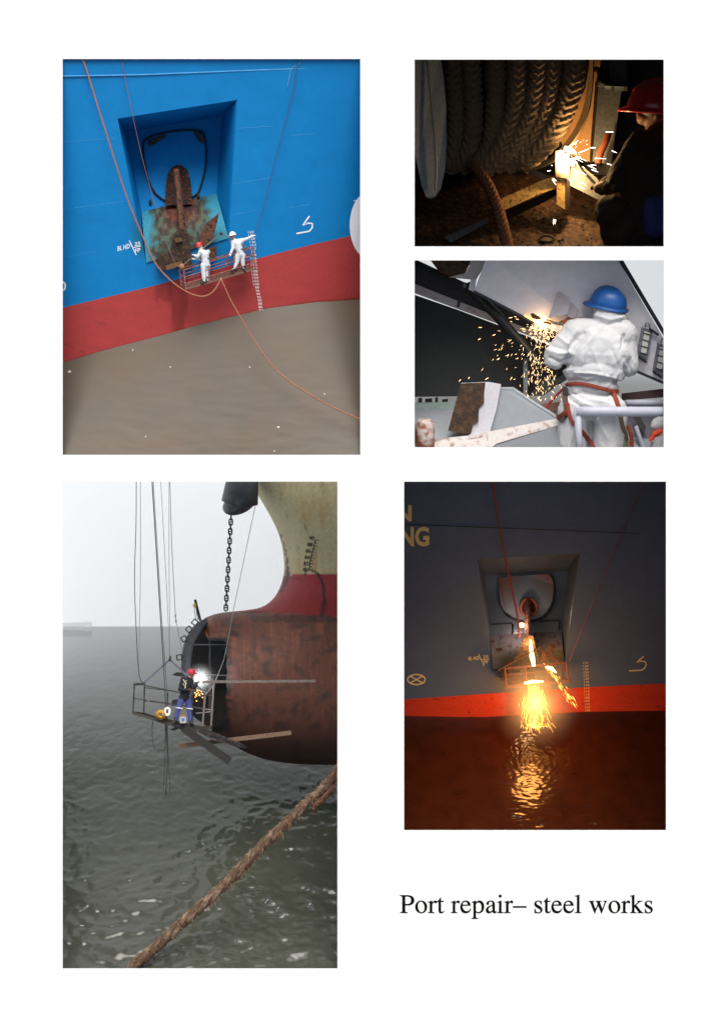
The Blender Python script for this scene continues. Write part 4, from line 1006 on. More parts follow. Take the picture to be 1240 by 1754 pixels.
    o = link_mesh('person', remesh(mb, 0.035, 3), skin, None, P(1080, 424, 4.5))
    tag(o, 'crouching person in dark brown workwear and red helmet seen from behind beside the winch', 'person')
    mb = MB()
    mb.capsule(S(1130, 410, 4.5), S(1122, 300, 4.4), R(52, 4.4), R(57, 4.4)); mb.capsule(S(1122, 300, 4.4), S(1130, 246, 4.5), R(52, 4.4), R(38, 4.5))
    mb.capsule(S(1130, 246, 4.5), S(1130, 226, 4.55), R(33, 4.5), R(27, 4.5))
    mb.capsule(S(1098, 248, 4.35), S(1062, 306, 4.2), R(26, 4.3), R(24, 4.3)); mb.capsule(S(1062, 306, 4.2), S(1034, 320, 4.45), R(20, 4.3), R(15, 4.5))
    mb.capsule(S(1090, 280, 4.3), S(1096, 360, 4.2), R(32, 4.3), R(34, 4.2))
    def folds(co, no):
        x, y = to_px(co); out = co.copy()
        for i in range(len(co)):
            out[i] += no[i] * (0.05 * fbm(x[i] / 16 + y[i] / 40, y[i] / 22, co[i][2] * 2, 3) + 0.02 * math.sin((x[i] * 0.8 + y[i] * 0.5) / 3.2) * max(0, 1 - math.hypot(x[i] - 1040, y[i] - 312) / 40))
        return out
    link_mesh('jacket', remesh(mb, 0.035, 2, folds), cloth, o)
    mb = MB()
    mb.capsule(S(1104, 404, 4.4), S(1048, 364, 4.1), R(34, 4.3), R(31, 4.1)); mb.capsule(S(1046, 364, 4.1), S(1052, 408, 4.5), R(26, 4.1), R(22, 4.4)); mb.capsule(S(1130, 404, 4.4), S(1070, 395, 4.2), R(30, 4.3), R(34, 4.1))
    link_mesh('trousers', remesh(mb, 0.04, 2, folds), mat('dark_trousers', lin(46, 36, 32), 0.9, bump=0.3), o)
    mb = MB(); mb.capsule(S(1114, 352, 3.95), S(1124, 392, 3.9), R(18, 4), R(22, 4)); mb.capsule(S(1136, 352, 3.95), S(1140, 392, 3.9), R(20, 4), R(22, 4))
    link_mesh('blue_apron', remesh(mb, 0.04, 3), mat('navy_cloth', lin(52, 50, 120), 0.85), o)
    mb = MB(); hand_mb(mb, S(1028, 322, 4.5), P(1010, 312, 4.8) - P(1028, 322, 4.5), Vector((-0.3, 0.9, 0.4)), R(34, 4.6), 1, 0.7)
    link_mesh('glove', remesh(mb, 0.014, 1), g, o)
    hm = helmet_mesh(P(1126, 184, 4.6), R(46, 4.6), (0.12, 0.96, 0.25), (-0.95, -0.2, -0.2), 0.10, 0.20, 36)
    hm.build('helmet', mat('dark_red_helmet', lin(176, 30, 40), 0.28, var=0.03, coat=0.5), o, smooth=True)
    mb = MB(); mb.ell(P(1126, 186, 4.52), (R(30, 4.6), R(24, 4.6), R(34, 4.6))); mb.build('hair', mat('black_hair', (0.012, 0.01, 0.01), 0.6), o, smooth=True)
    # torch, flame, sparks
    tc = thing('cutting_torch', 'slim cutting torch held against the glowing stub plate', 'torch', P(1000, 305, 4.9))
    MB().tube([P(1022, 318, 4.6), P(1000, 295, 4.75), P(984, 272, 4.85), P(974, 262, 4.9)], [0.03, 0.025, 0.022, 0.02], 8).build('torch_pipe', mat('torch_steel', (0.2, 0.18, 0.15), 0.4, metal=0.7), tc)
    MB().tube([P(976, 258, 4.9), P(966, 262, 4.92)], [0.045, 0.03], 8).build('torch_head', mat('torch_steel'), tc)
    white = mat('white_heat', (1, 0.85, 0.6), emit=(1.0, 0.78, 0.42), estr=10, var=0)
    fm = thing('cutting_flame', 'white-hot flame and glowing metal on the upright stub below the drum', 'flame', P(963, 300, 4.85))
    MB().slab([(953, 262, 4.93), (960, 257, 4.93), (970, 260, 4.93), (973, 266, 4.93), (972, 290, 4.94), (966, 297, 4.95), (955, 293, 4.95), (952, 280, 4.94)], 0.05).build('glowing_face', white, fm)
    MB().tube([P(966, 253, 4.85), P(975, 256, 4.85), P(985, 262, 4.9)], [0.03, 0.06, 0.02], 8).build('flame_tongue', white, fm)
    MB().tube([P(981, 272, 5.2), P(980, 285, 5.2)], [0.05, 0.03], 8).build('flame_tongue', white, fm)
    lamp('flame_light', P(982, 278, 4.95), (1.0, 0.60, 0.24), 135, 0.10, fm)
    lamp('plate_light', P(985, 262, 5.7), (1.0, 0.62, 0.26), 16, 0.1, fm)
    sp = mat('white_spark', (1, 0.8, 0.6), emit=(1.0, 0.85, 0.72), estr=6, var=0)
    segs = [((952, 310), (947, 305)), ((945, 307), (952, 317)), ((986, 292), (991, 300)), ((980, 288), (991, 300)), ((993, 293), (1004, 300)), ((994, 310), (1003, 318)), ((990, 319), (1001, 324)), ((973, 305), (978, 312)), ((1006, 283), (1021, 290)), ((1012, 290), (1024, 295)),
            ((1010, 283), (1021, 283)), ((1018, 271), (1038, 272)), ((1039, 280), (1047, 283)), ((1047, 258), (1056, 262)), ((1037, 226), (1050, 226)), ((937, 293), (943, 292)), ((944, 283), (946, 284)), ((948, 375), (947, 385)), ((951, 376), (950, 384)), ((983, 270), (998, 278)), ((1010, 253), (1020, 253)), ((985, 268), (1005, 276)), ((978, 250), (990, 240)), ((990, 262), (1008, 255))]
    ss = [(P(*a, 4.5), P(*b, 4.5), U(0.0045, 0.008)) for a, b in segs]
    for i in range(14):
        a = U(-0.9, 0.9); l = U(8, 42); x, y = 972 + l * math.cos(a), 262 + l * math.sin(a); k = U(2, 6)
        ss.append((P(x, y, 4.7), P(x + k * math.cos(a), y + k * math.sin(a), 4.7), U(0.0015, 0.003)))
    tag(streaks('spark_spray', ss, sp), 'short white spark streaks flying from the flame towards the crouching welder', 'sparks')
winch_picture()
from mathutils.bvhtree import BVHTree
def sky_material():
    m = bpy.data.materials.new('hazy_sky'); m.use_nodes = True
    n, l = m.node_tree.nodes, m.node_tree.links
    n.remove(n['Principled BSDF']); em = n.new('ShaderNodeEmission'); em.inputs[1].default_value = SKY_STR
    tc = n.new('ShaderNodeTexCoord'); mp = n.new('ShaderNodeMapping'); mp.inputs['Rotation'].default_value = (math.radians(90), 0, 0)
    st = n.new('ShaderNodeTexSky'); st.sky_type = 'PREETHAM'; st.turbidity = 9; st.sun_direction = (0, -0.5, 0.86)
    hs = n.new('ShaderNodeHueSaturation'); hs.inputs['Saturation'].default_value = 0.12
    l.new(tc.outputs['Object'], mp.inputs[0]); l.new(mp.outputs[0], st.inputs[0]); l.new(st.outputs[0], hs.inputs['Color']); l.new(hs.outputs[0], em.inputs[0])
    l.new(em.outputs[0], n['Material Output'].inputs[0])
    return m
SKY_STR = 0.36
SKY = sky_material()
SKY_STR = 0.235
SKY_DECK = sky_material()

def deck_picture():
    global DM
    H = HOLES[2]
    picture_box(H, 3.4, (16, 9, 24, 24), grey_card)
    DM = lambda q: 0.1 + 0.5 * q
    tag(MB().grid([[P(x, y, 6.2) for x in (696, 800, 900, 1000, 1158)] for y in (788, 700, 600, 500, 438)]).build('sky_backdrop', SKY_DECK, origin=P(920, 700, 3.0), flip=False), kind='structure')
    pale = mat('pale_grey_paint', lin(226, 224, 230), 0.55, var=0.05, scale=3)
    mid = mat('mid_grey_paint', lin(140, 146, 152), 0.6, var=0.06, scale=3)
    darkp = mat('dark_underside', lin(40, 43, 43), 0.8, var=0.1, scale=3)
    edge = mat('dark_edge', lin(52, 54, 66), 0.6)
    rustd = mat('deck_rust', lin(74, 52, 36), 0.9, var=0.4, scale=10, col2=lin(40, 30, 26), bump=0.4)
    rustl = mat('rusty_white', lin(184, 178, 176), 0.8, var=0.08, scale=8, col2=lin(128, 96, 80), mix=(0.55, 0.75))
    # hatch coaming girder
    g = thing('hatch_girder', 'big pale grey steel girder slanting over the welder in white', 'girder', P(1000, 640, 2.6))
    gp = [(835, 436, 1.5), (1053, 436, 1.5), (1064, 456, 1.52), (1156, 614, 1.75), (1156, 662, 1.9), (1088, 633, 1.9), (960, 572, 1.9), (905, 545, 1.9), (812, 497, 1.75)]
    MB().slab(gp, 0.12).build('web_plate', pale, g)
    MB().slab([(1053, 436, 1.46), (1061, 436, 1.5), (1160, 604, 1.7), (1160, 616, 1.72), (1064, 456, 1.48)], 0.3).build('edge_flange', edge, g)
    MB().slab([(812, 497, 1.72), (905, 545, 1.86), (960, 572, 1.86), (1088, 633, 1.86), (1156, 662, 1.86), (1156, 667, 1.87), (1088, 638, 1.87), (958, 577, 1.87), (903, 549, 1.87), (810, 501, 1.74)], 0.2).build('lower_flange', edge, g)
    MB().tube([P(978, 444, 1.5), P(966, 500, 1.7), P(960, 566, 1.89)], 0.012, 5).build('weld_seam', pale, g)
    for q in ([(956, 499, 1.5), (977, 517, 1.5), (972, 538, 1.45), (938, 545, 1.5)], [(978, 518, 1.6), (990, 530, 1.6), (985, 548, 1.6), (970, 541, 1.6)]):
        MB().slab(q, 0.06).build('lug_plate', mat('lug_grey', lin(178, 172, 176), 0.6, var=0.08), g)
    MB().slab([(908, 538, 1.84), (922, 531, 1.82), (938, 537, 1.82), (946, 548, 1.84), (942, 560, 1.86), (912, 546, 1.86)], 0.03).build('burnt_paint', mat('soot', lin(44, 32, 28), 0.95, var=0.3), g)
    # rusty bracket and strut
    b = thing('corner_bracket', 'brown rusty bracket at the upper left corner of the deck picture', 'bracket', P(780, 480, 2.0))
    MB().slab([(730, 436, 1.9), (806, 436, 1.9), (806, 450, 1.95), (796, 468, 2.0), (776, 476, 2.05), (752, 466, 2.0)], 0.3).build('rusty_face', rustd, b)
    MB().slab([(806, 436, 1.88), (842, 436, 1.85), (816, 478, 2.0), (806, 479, 2.02), (768, 475, 2.04), (796, 468, 1.98), (804, 455, 1.9)], 0.2).build('flange', rustl, b)
    MB().slab([(806, 478, 2.1), (816, 478, 2.1), (812, 500, 2.2), (802, 496, 2.2)], 0.1).build('web', pale, b)
    hp = thing('hatch_cover', 'huge dark hatch cover underside with a pale edge strip', 'hatch cover', P(820, 680, 3.3))
    MB().slab([(696, 440, 3.0), (712, 448, 3.0), (812, 500, 3.0), (905, 548, 3.05), (985, 588, 3.1), (985, 606, 3.15), (938, 584, 3.15), (790, 522, 3.1), (696, 484, 3.05)], 0.1).build('edge_beam', mat('beam_dark', lin(46, 46, 50), 0.7, var=0.1), hp)
    MB().slab([(696, 480, 3.02), (712, 487, 3.02), (785, 516, 3.06), (850, 542, 3.08), (940, 578, 3.1), (940, 588, 3.1), (850, 554, 3.08), (785, 530, 3.06), (712, 503, 3.02), (696, 497, 3.02)], 0.05).build('edge_strip', rustl, hp)
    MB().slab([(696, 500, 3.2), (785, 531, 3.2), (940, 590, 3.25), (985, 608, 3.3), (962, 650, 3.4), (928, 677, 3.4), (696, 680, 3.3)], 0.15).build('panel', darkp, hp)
    MB().slab([(784, 514, 3.0), (789, 516, 3.0), (786, 527, 3.0), (782, 526, 3.0)], 0.05).build('joint', edge, hp)
    MB().slab([(940, 640, 3.36), (966, 628, 3.36), (985, 640, 3.4), (930, 678, 3.36), (905, 678, 3.36)], 0.04).build('lower_lip', mat('lip_green', lin(88, 96, 92), 0.7), hp)
    st = thing('strut', 'long dark oily strut slanting down across the hatch cover', 'strut', P(925, 627, 2.2))
    MB().tube([P(700, 444, 2.6), P(760, 472, 2.5), P(800, 491, 2.45)], 0.05, 10).build('hinge_arm', mat('oily_black', lin(20, 19, 19), 0.45, var=0.2), st)
    MB().tube([P(798, 488, 2.4), P(850, 540, 2.3), P(927, 628, 2.2)], [0.085, 0.092, 0.085], 12).build('tube', mat('oily_black'), st)
    MB().tube([P(806, 492, 2.32), P(850, 534, 2.22), P(900, 592, 2.14)], 0.02, 6).build('grease_line', mat('grease', lin(120, 118, 118), 0.3), st)
    for x, y in ((796, 489), (815, 506)): MB().ell(P(x, y, 2.35), (0.06, 0.06, 0.06)).build('pin', mat('pin_steel', lin(110, 110, 114), 0.4, metal=0.5), st)
    tag(MB().slab([(896, 615, 2.6), (904, 613, 2.6), (903, 690, 2.6), (896, 690, 2.6)], 0.12).build('support_post', mat('post_grey', lin(112, 120, 120), 0.6)), 'thin grey post standing under the end of the dark strut', 'post')
    # deck and far things
    tag(MB().grid([[P(x, y, q) for x in (696, 780, 860, 960, 1060, 1158)] for y, q in ((782, 0.9), (740, 1.9), (712, 2.9), (692, 3.9))]).build('deck_ground', mid, flip=False), kind='structure')
    far = thing('hatch_row', 'grey-green hatch covers seen through the slit under the dark hatch cover', 'hatch', P(760, 720, 3.6))
    MB().slab([(696, 690, 3.5), (782, 688, 3.5), (778, 712, 3.4), (696, 715, 3.4)], 0.2).build('cover', mat('hatch_green', lin(128, 146, 142), 0.6), far)
    MB().slab([(696, 716, 3.3), (775, 712, 3.3), (770, 730, 3.1), (696, 735, 3.1)], 0.2).build('coaming', mat('coaming_tan', lin(158, 152, 146), 0.7, var=0.1), far)
    MB().bar(P(696, 727, 2.9), P(772, 722, 2.9), 0.03, 0.03).build('pipe', edge, far)
    for x, w_, h in ((700, 10, 5), (716, 7, 7), (728, 12, 6), (745, 5, 8), (757, 10, 5)):
        tag(MB().slab([(x, 689 - h, 4.2), (x + w_, 688 - h, 4.2), (x + w_, 690, 4.2), (x, 690, 4.2)], 0.2).build('deck_box', mat('far_grey', lin(160, 166, 172), 0.7, var=0.2)), 'small pale deck gear glimpsed in the bright slit under the hatch cover', 'deck gear', 'deck gear in the slit')
    tag(MB().slab([(905, 694, 2.9), (960, 688, 2.9), (966, 704, 2.7), (950, 716, 2.6), (930, 704, 2.7)], 0.1).build('chip_heap', mat('chips', lin(150, 120, 110), 0.9, var=0.5, scale=20)), 'pinkish scrap lying behind the grey triangular bracket', 'scrap')
    # foreground block, bracket and beam
    blk = thing('stopper_block', 'rust-faced steel stopper block with white sides on the grey beam', 'block', P(805, 745, 0.9))
    rows = [[P(788, 657, 0.9), P(808, 655, 0.86), P(832, 655.5, 0.84)], [P(777, 700, 0.9), P(800, 698, 0.85), P(826, 690, 0.84)], [P(766, 737, 0.92), P(790, 742, 0.86), P(812, 744, 0.84)]]
    MB().slab([(789, 657, 0.9), (800, 656, 0.88), (831, 655, 0.84), (829, 672, 0.84), (829, 690, 0.84), (820, 700, 0.84), (819, 722, 0.84), (810, 728, 0.84), (806, 744, 0.85), (790, 742, 0.88), (767, 737, 0.92)], 0.1).build('rusty_face', mat('block_rust', lin(54, 40, 30), 0.9, var=0.35, scale=6, col2=lin(78, 56, 36), mix=(0.45, 0.62), bump=0.5), blk)
    MB().slab([(790, 656, 0.92), (836, 654, 0.88), (858, 658, 1.05), (850, 700, 1.05), (838, 743, 1.05), (804, 744, 0.90), (766, 738, 0.96)], 0.5).build('body', mat('block_white', lin(196, 194, 200), 0.6, var=0.06, scale=8), blk)
    MB().slab([(804, 744, 0.84), (838, 742, 0.95), (840, 748, 0.92), (800, 752, 0.8)], 0.1).build('foot_weld', rustl, blk)
    tb = thing('knee_bracket', 'grey triangular knee bracket behind the rusty stopper block', 'bracket', P(890, 735, 1.3))
    MB().slab([(856, 665, 1.25), (878, 665, 1.28), (912, 688, 1.3), (956, 716, 1.3), (958, 724, 1.3), (838, 748, 1.2)], 0.08).build('plate', mid, tb)
    MB().slab([(856, 663, 1.22), (879, 663, 1.25), (913, 686, 1.27), (958, 714, 1.27), (956, 718, 1.28), (911, 690, 1.28), (878, 667, 1.26), (857, 667, 1.24)], 0.12).build('flange', mat('flange_pale', lin(168, 174, 176), 0.6), tb)
    bm = thing('deck_beam', 'pale rust-stained beam flange running to the bottom edge of the deck picture', 'beam', P(850, 770, 0.6))
    MB().slab([(700, 764, 0.55), (742, 752, 0.7), (800, 746, 0.9), (958, 716, 1.2), (960, 727, 1.15), (850, 760, 0.8), (815, 790, 0.5), (700, 790, 0.45)], 0.08).build('flange', rustl, bm)
    MB().slab([(960, 728, 1.16), (850, 761, 0.84), (815, 792, 0.5), (985, 792, 0.6), (985, 740, 1.1)], 0.06).build('web', mat('web_grey', lin(96, 100, 108), 0.6, var=0.05), bm)
    tag(MB().tube([P(727, 792, 0.7), P(727, 745, 0.7), P(727, 728, 0.72), P(727, 719, 0.75)], [0.18, 0.18, 0.175, 0.12], 18).build('bollard', mat('bollard_rust', lin(176, 164, 160), 0.8, var=0.15, scale=6, col2=lin(124, 78, 56), mix=(0.46, 0.6)), smooth=True), 'short rusty white bollard in the lower left corner of the deck picture', 'bollard')
    # right-hand background
    tag(MB().slab([(1064, 674, 2.3), (1158, 663, 2.2), (1158, 679, 2.2), (1064, 686, 2.3)], 0.25).build('brown_beam', mat('brown_steel', lin(78, 60, 62), 0.7, var=0.15)), 'dark brown steel beam beyond the handrail at the right', 'beam')
    tag(MB().slab([(1064, 698, 1.9), (1158, 700, 1.7), (1158, 790, 1.5), (1064, 790, 1.6)], 0.1).build('bulwark_plate', mat('bulwark', lin(112, 112, 122), 0.6, var=0.05)), 'grey bulwark plate behind the handrail and the second person', 'bulwark')
    hr = thing('handrail', 'grey tubular handrail with a corner post in front of the welder in white', 'handrail', P(990, 780, 0.25))
    rp = mat('rail_paint', lin(166, 168, 182), 0.5, var=0.05, scale=4)
    MB().tube([P(986, 705, 0.05), P(1020, 705, 0.05), P(1160, 705, 0.02)], 0.085, 16).build('rail', rp, hr, smooth=True)
    MB().tube([P(989, 697, 0.08), P(990, 740, 0.07), P(993, 787, 0.05)], 0.062, 16).build('post', rp, hr, smooth=True)
    MB().tube([P(1072, 690, 1.3), P(1160, 690, 1.2)], 0.055, 14).build('rear_rail', rp, hr, smooth=True)
    # flood lamps at the girder end
    fr = mat('lamp_frame', lin(108, 110, 124), 0.5, var=0.1); gl = mat('lamp_glass', lin(206, 208, 200), 0.2, var=0.05); wire = mat('lamp_wire', (0.02, 0.02, 0.03), 0.5)
    for i, (dx, dy, lb) in enumerate(((0, 0, 'grey wire-caged lamp hung on the girder end, higher of two'), (27, 27, 'grey wire-caged lamp hung on the girder end, lower of two'))):
        L = thing('cage_lamp', lb, 'lamp', P(1098 + dx, 612 + dy, 1.6)); f = lambda x, y, q=1.6: (x + dx, y + dy, q + i * 0.1)
        MB().slab([f(1098, 560), f(1117, 566), f(1108, 614), f(1090, 606)], 0.14).build('housing', fr, L)
        MB().slab([f(1103, 567, 1.57), f(1113, 570, 1.57), f(1106, 607, 1.57), f(1097, 603, 1.57)], 0.03).build('glass', gl, L)
        for k in range(4): MB().tube([P(*f(1100 - 2 * k + 1, 570 + 11 * k, 1.54)), P(*f(1114 - 2 * k, 574 + 11 * k, 1.54))], 0.008, 5).build('guard_wire', wire, L)
        MB().tube([P(*f(1104, 560, 1.6)), P(*f(1106, 553, 1.6)), P(*f(1111, 554, 1.6)), P(*f(1113, 563, 1.6))], 0.012, 6).build('hook', fr, L)
        for bx, by in ((1118, 566), (1097, 612)):
            for k in range(5): MB().tube([P(*f(bx - 6 + 3 * k, by - 4 + 2 * k, 1.52)), P(*f(bx - 3 + 3 * k, by + 1 + 2 * k, 1.52))], 0.02, 5).build('clip', wire, L)
    tag(MB().slab([(1082, 578, 1.9), (1086, 576, 1.9), (1088, 590, 1.9), (1084, 592, 1.9)], 0.05).build('yellow_tag', mat('yellow_tag', lin(214, 178, 60), 0.6)), 'small yellow tag beside the shoulder of the welder in white', 'tag')
    tag(MB().tube([P(*q) for q in spline([(966, 664, 1.7), (950, 680, 1.9), (938, 694, 2.0), (934, 706, 2.0), (944, 712, 1.9)], 8)], 0.022, 8).build('red_hose', mat('red_hose', lin(196, 62, 60), 0.5), smooth=True), 'red gas hose curving down beside the hip of the welder in white', 'hose')
    tag(MB().slab([(1084, 714, 1.4), (1096, 714, 1.4), (1106, 732, 1.35), (1104, 738, 1.35), (1094, 734, 1.35)], 0.1).build('dark_bag', mat('bag_black', (0.02, 0.02, 0.022), 0.7)), 'dark bag hanging under the handrail at the right', 'bag')
    tag(MB().tube([P(1088, 730, 1.3), P(1104, 775, 1.2), P(1106, 790, 1.2)], 0.04, 10).build('pipe', rp), 'slanting grey pipe below the dark bag', 'pipe')

    # ---- welder in white
    DM = lambda q: 0.62 + (q - 0.9) * 0.8
    white = mat('white_coverall_cloth', (0.49, 0.495, 0.505), 0.9, var=0.025, scale=4, bump=0.12, bscale=26)
    skin = mat('skin')
    def body(mb, k):
        S = lambda x, y, q: P(x, y, q); r = lambda v: R(v, 0.9) * k
        mb.capsule(S(986, 572, 0.92), S(1064, 574, 0.92), r(27), r(28)); mb.ell(S(1024, 600, 0.9), (r(55), r(50), r(40)))
        mb.capsule(S(1000, 610, 0.9), S(1042, 612, 0.9), r(38), r(40)); mb.ell(S(1019, 636, 0.9), (r(56), r(27), r(38)))
        mb.ell(S(1013, 664, 0.92), (r(47), r(22), r(31))); mb.ell(S(1012, 700, 0.9), (r(57), r(32), r(36)))
        mb.capsule(S(986, 705, 0.9), S(981, 762, 0.95), r(31), r(27)); mb.capsule(S(1038, 708, 0.9), S(1036, 760, 0.95), r(37), r(32))
        mb.capsule(S(982, 576, 0.92), S(951, 612, 0.85), r(25), r(21)); mb.capsule(S(951, 612, 0.85), S(974, 596, 1.3), r(20), r(15))
        mb.capsule(S(1066, 580, 0.92), S(1076, 628, 0.9), r(24), r(18)); mb.capsule(S(1076, 628, 0.9), S(1052, 634, 1.5), r(17), r(13))
        return mb
    mb = body(MB(), 0.8)
    mb.capsule(P(1041, 565, 0.95), P(1043, 525, 1.0), R(20), R(20)); mb.ell(P(1043, 524, 1.0), (R(22), R(24), R(24))); mb.ell(P(1036, 514, 1.27), (R(6), R(8), R(8)))
    o = link_mesh('person', remesh(mb, 0.03, 2), skin, None, P(1010, 792, 0.9))
    tag(o, 'person in baggy white coverall, rust-red harness and blue helmet cutting steel with back turned', 'person')
    strokes = [  # fold lines of the cloth: px points, width, height
        ([(988, 566), (970, 590), (962, 615)], 5, 0.035), ([(1000, 570), (984, 598), (976, 624), (966, 628)], 4, -0.04), ([(1012, 572), (996, 600), (988, 640)], 5, 0.03),
        ([(1030, 560), (1006, 590), (996, 625)], 4, 0.02), ([(1068, 575), (1062, 600), (1070, 640)], 4, -0.035), ([(1060, 580), (1066, 620), (1060, 650)], 5, 0.03), ([(1048, 600), (1062, 635), (1052, 655)], 4, -0.025),
        ([(985, 638), (1020, 640), (1062, 648)], 2.2, 0.03), ([(990, 642), (1024, 645), (1060, 654)], 2.5, -0.025), ([(1004, 650), (1030, 640)], 4, 0.02), ([(1020, 656), (1046, 640)], 4, 0.02), ([(1040, 660), (1062, 636)], 4, 0.025),
        ([(972, 672), (996, 690), (1010, 694)], 4, 0.025), ([(974, 682), (994, 698)], 3, -0.025), ([(985, 672), (1010, 684), (1040, 690)], 4, 0.025), ([(1000, 672), (1040, 678)], 3, -0.02), ([(970, 690), (990, 696)], 3, 0.02),
        ([(1012, 725), (1010, 766)], 5, -0.05), ([(1022, 720), (1040, 750)], 5, 0.02), ([(985, 730), (975, 766)], 4, 0.025), ([(1050, 720), (1060, 766)], 4, -0.02),
        ([(938, 600), (955, 606), (976, 604)], 4, 0.03), ([(940, 612), (958, 620), (974, 612)], 3.5, -0.035), ([(945, 592), (962, 598)], 3.5, -0.02), ([(934, 622), (955, 628)], 3.5, 0.02), ([(958, 578), (972, 590), (978, 606)], 4, 0.025),
        ([(1072, 600), (1086, 622)], 4, 0.02), ([(1070, 612), (1082, 640)], 3.5, -0.025), ([(1015, 600), (1030, 640)], 7, 0.02), ([(1036, 590), (1040, 640)], 7, -0.018),
        ([(1016, 548), (1040, 556), (1062, 550)], 3, -0.03), ([(1020, 540), (1044, 548), (1066, 543)], 3, 0.025), ([(1030, 520), (1020, 545)], 3, 0.02), ([(1048, 525), (1064, 540)], 3, -0.02)]
    def seg_dist(x, y, a, b):
        ax, ay = a; bx, by = b; dx, dy = bx - ax, by - ay
        t = np.clip(((x - ax) * dx + (y - ay) * dy) / (dx * dx + dy * dy), 0, 1)
        return np.hypot(x - ax - t * dx, y - ay - t * dy)
    def drapery(co, no):
        x, y = to_px(co); h = np.zeros(len(co))
        for pts, w_, a in strokes:
            dd = np.min([seg_dist(x, y, p, q) for p, q in zip(pts, pts[1:])], axis=0); h += 1.15 * a * np.exp(-(dd / (0.8 * w_)) ** 1.25)
        for i in range(len(co)):
            u, v = x[i], y[i]
            n1 = fbm(u / 26 + v / 60, v / 34 - u / 90, co[i][2] * 1.5, 3); h[i] += 0.007 * n1 + 0.004 * (1 - abs(fbm(u / 17 + v / 30, v / 40, 4 + co[i][2], 2)) * 4)
        return co + no * h[:, None]
    mb = body(MB(), 1.0)
    mb.capsule(P(1041, 566, 0.95), P(1042, 540, 0.95), R(29), R(27)); mb.capsule(P(1040, 542, 0.95), P(1040, 525, 1.0), R(26), R(23)); mb.ell(P(1056, 545, 0.9), (R(17), R(11), R(20)))
    me = remesh(mb, 0.017, 2, drapery)
    bv = BVHTree.FromPolygons([v.co.copy() for v in me.vertices], [list(p.vertices) for p in me.polygons])
    link_mesh('coverall', me, white, o)
    def drape(x, y, off):
        dr = (at_depth(x, y, 0) - Vector((0, 0, D))).normalized(); hit = bv.ray_cast(Vector((0, 0, D)), dr)[0]
        q = -hit.z if hit else 0.62
        return min(q, 0.82) - off
    orange = mat('harness_webbing', lin(122, 52, 36), 0.85, var=0.22, scale=14, bump=0.2, bscale=60); dkweb = mat('dark_webbing', lin(70, 48, 40), 0.8, var=0.2)
    def ribbon(pts, w_, m, name, off=0.03):
        pts = [Vector((p[0], p[1])) for p in spline(pts, 6)]; rows = []
        ds = [drape(p.x, p.y, off) for p in pts]; ds = [min(ds[max(0, i - 1):i + 2]) for i in range(len(ds))]
        ds = [sum(ds[max(0, i - 2):i + 3]) / len(ds[max(0, i - 2):i + 3]) for i in range(len(ds))]
        for i, p in enumerate(pts):
            t = (pts[min(i + 1, len(pts) - 1)] - pts[max(i - 1, 0)]).normalized(); n = Vector((-t.y, t.x))
            rows.append([at_depth(p.x + n.x * w_ / 2 * s, p.y + n.y * w_ / 2 * s, ds[i] + e) for s, e in ((-1, 0.03), (-1, 0), (0, -0.008), (1, 0), (1, 0.03))])
        MB().grid(rows).build(name, m, o)
    ribbon([(968, 661), (975, 658), (990, 657), (1010, 660), (1032, 666), (1048, 670), (1060, 671)], 7, orange, 'harness_belt')
    ribbon([(968, 662), (967, 680), (970, 700), (966, 714), (957, 718)], 9, dkweb, 'harness_strap'); ribbon([(971, 690), (976, 715), (983, 728)], 6.5, orange, 'harness_strap')
    ribbon([(953, 716), (962, 712), (972, 704)], 9, orange, 'harness_strap', 0.05)
    ribbon([(995, 737), (1004, 748), (1016, 764), (1026, 785)], 6.5, orange, 'harness_strap')
    ribbon([(1048, 670), (1054, 682), (1060, 700)], 8, orange, 'harness_strap'); ribbon([(1062, 712), (1066, 730), (1072, 750), (1077, 772)], 7, mat('olive_webbing', lin(110, 100, 74), 0.8, var=0.2), 'harness_strap')
    ribbon([(1074, 728), (1080, 745), (1082, 775)], 7, orange, 'lanyard')
    for q in ([(963, 664), (972, 664), (971, 679), (964, 678)], [(954, 711), (964, 708), (969, 720), (958, 724)]):
        MB().slab([(x, y, (drape(x, y, 0.07) - 0.62) / 0.8 + 0.9) for x, y in q], 0.03).build('buckle', mat('buckle_steel', lin(92, 84, 80), 0.35, metal=0.6), o)
    hm = mat('blue_helmet', lin(24, 82, 150), 0.42, var=0.12, scale=5, coat=0.08)
    helmet_mesh(P(1041, 520, 0.98), R(28.5, 1), (0.16, 0.93, 0.33), (-0.72, -0.25, -0.5), 0.16, 0.20, 40).build('helmet', hm, o, smooth=True)
    MB().tube([P(1030 + 5.0 * i, 521 + 0.6 * i + 0.15 * i * i, 0.72 + 0.02 * abs(i - 4)) for i in range(9)], R(5), 8).build('head_band', mat('band_dark', lin(54, 66, 74), 0.6, var=0.3, scale=20), o, smooth=True)
    MB().ell(P(1068, 536, 0.78), (R(3.5), R(3), R(3))).build('ear_plug', mat('ear_red', lin(196, 60, 60), 0.5), o)
    mb = MB(); hand_mb(mb, P(974, 552, 1.35), P(950, 548, 1.45) - P(974, 552, 1.35), Vector((0.2, 0.9, 0.4)), R(26, 1.4), 1, 0.9); mb.capsule(P(994, 556, 1.25), P(974, 552, 1.35), R(12, 1.3), R(9, 1.3))
    link_mesh('glove', remesh(mb, 0.012, 1), mat('leather_glove', lin(128, 84, 56), 0.8, var=0.2), o)
    mb = MB(); hand_mb(mb, P(974, 598, 1.3), P(962, 575, 1.5) - P(974, 598, 1.3), Vector((0.2, 0.9, 0.4)), R(24, 1.6), -1, 0.9)
    link_mesh('glove', remesh(mb, 0.014, 1), mat('leather_glove'), o)
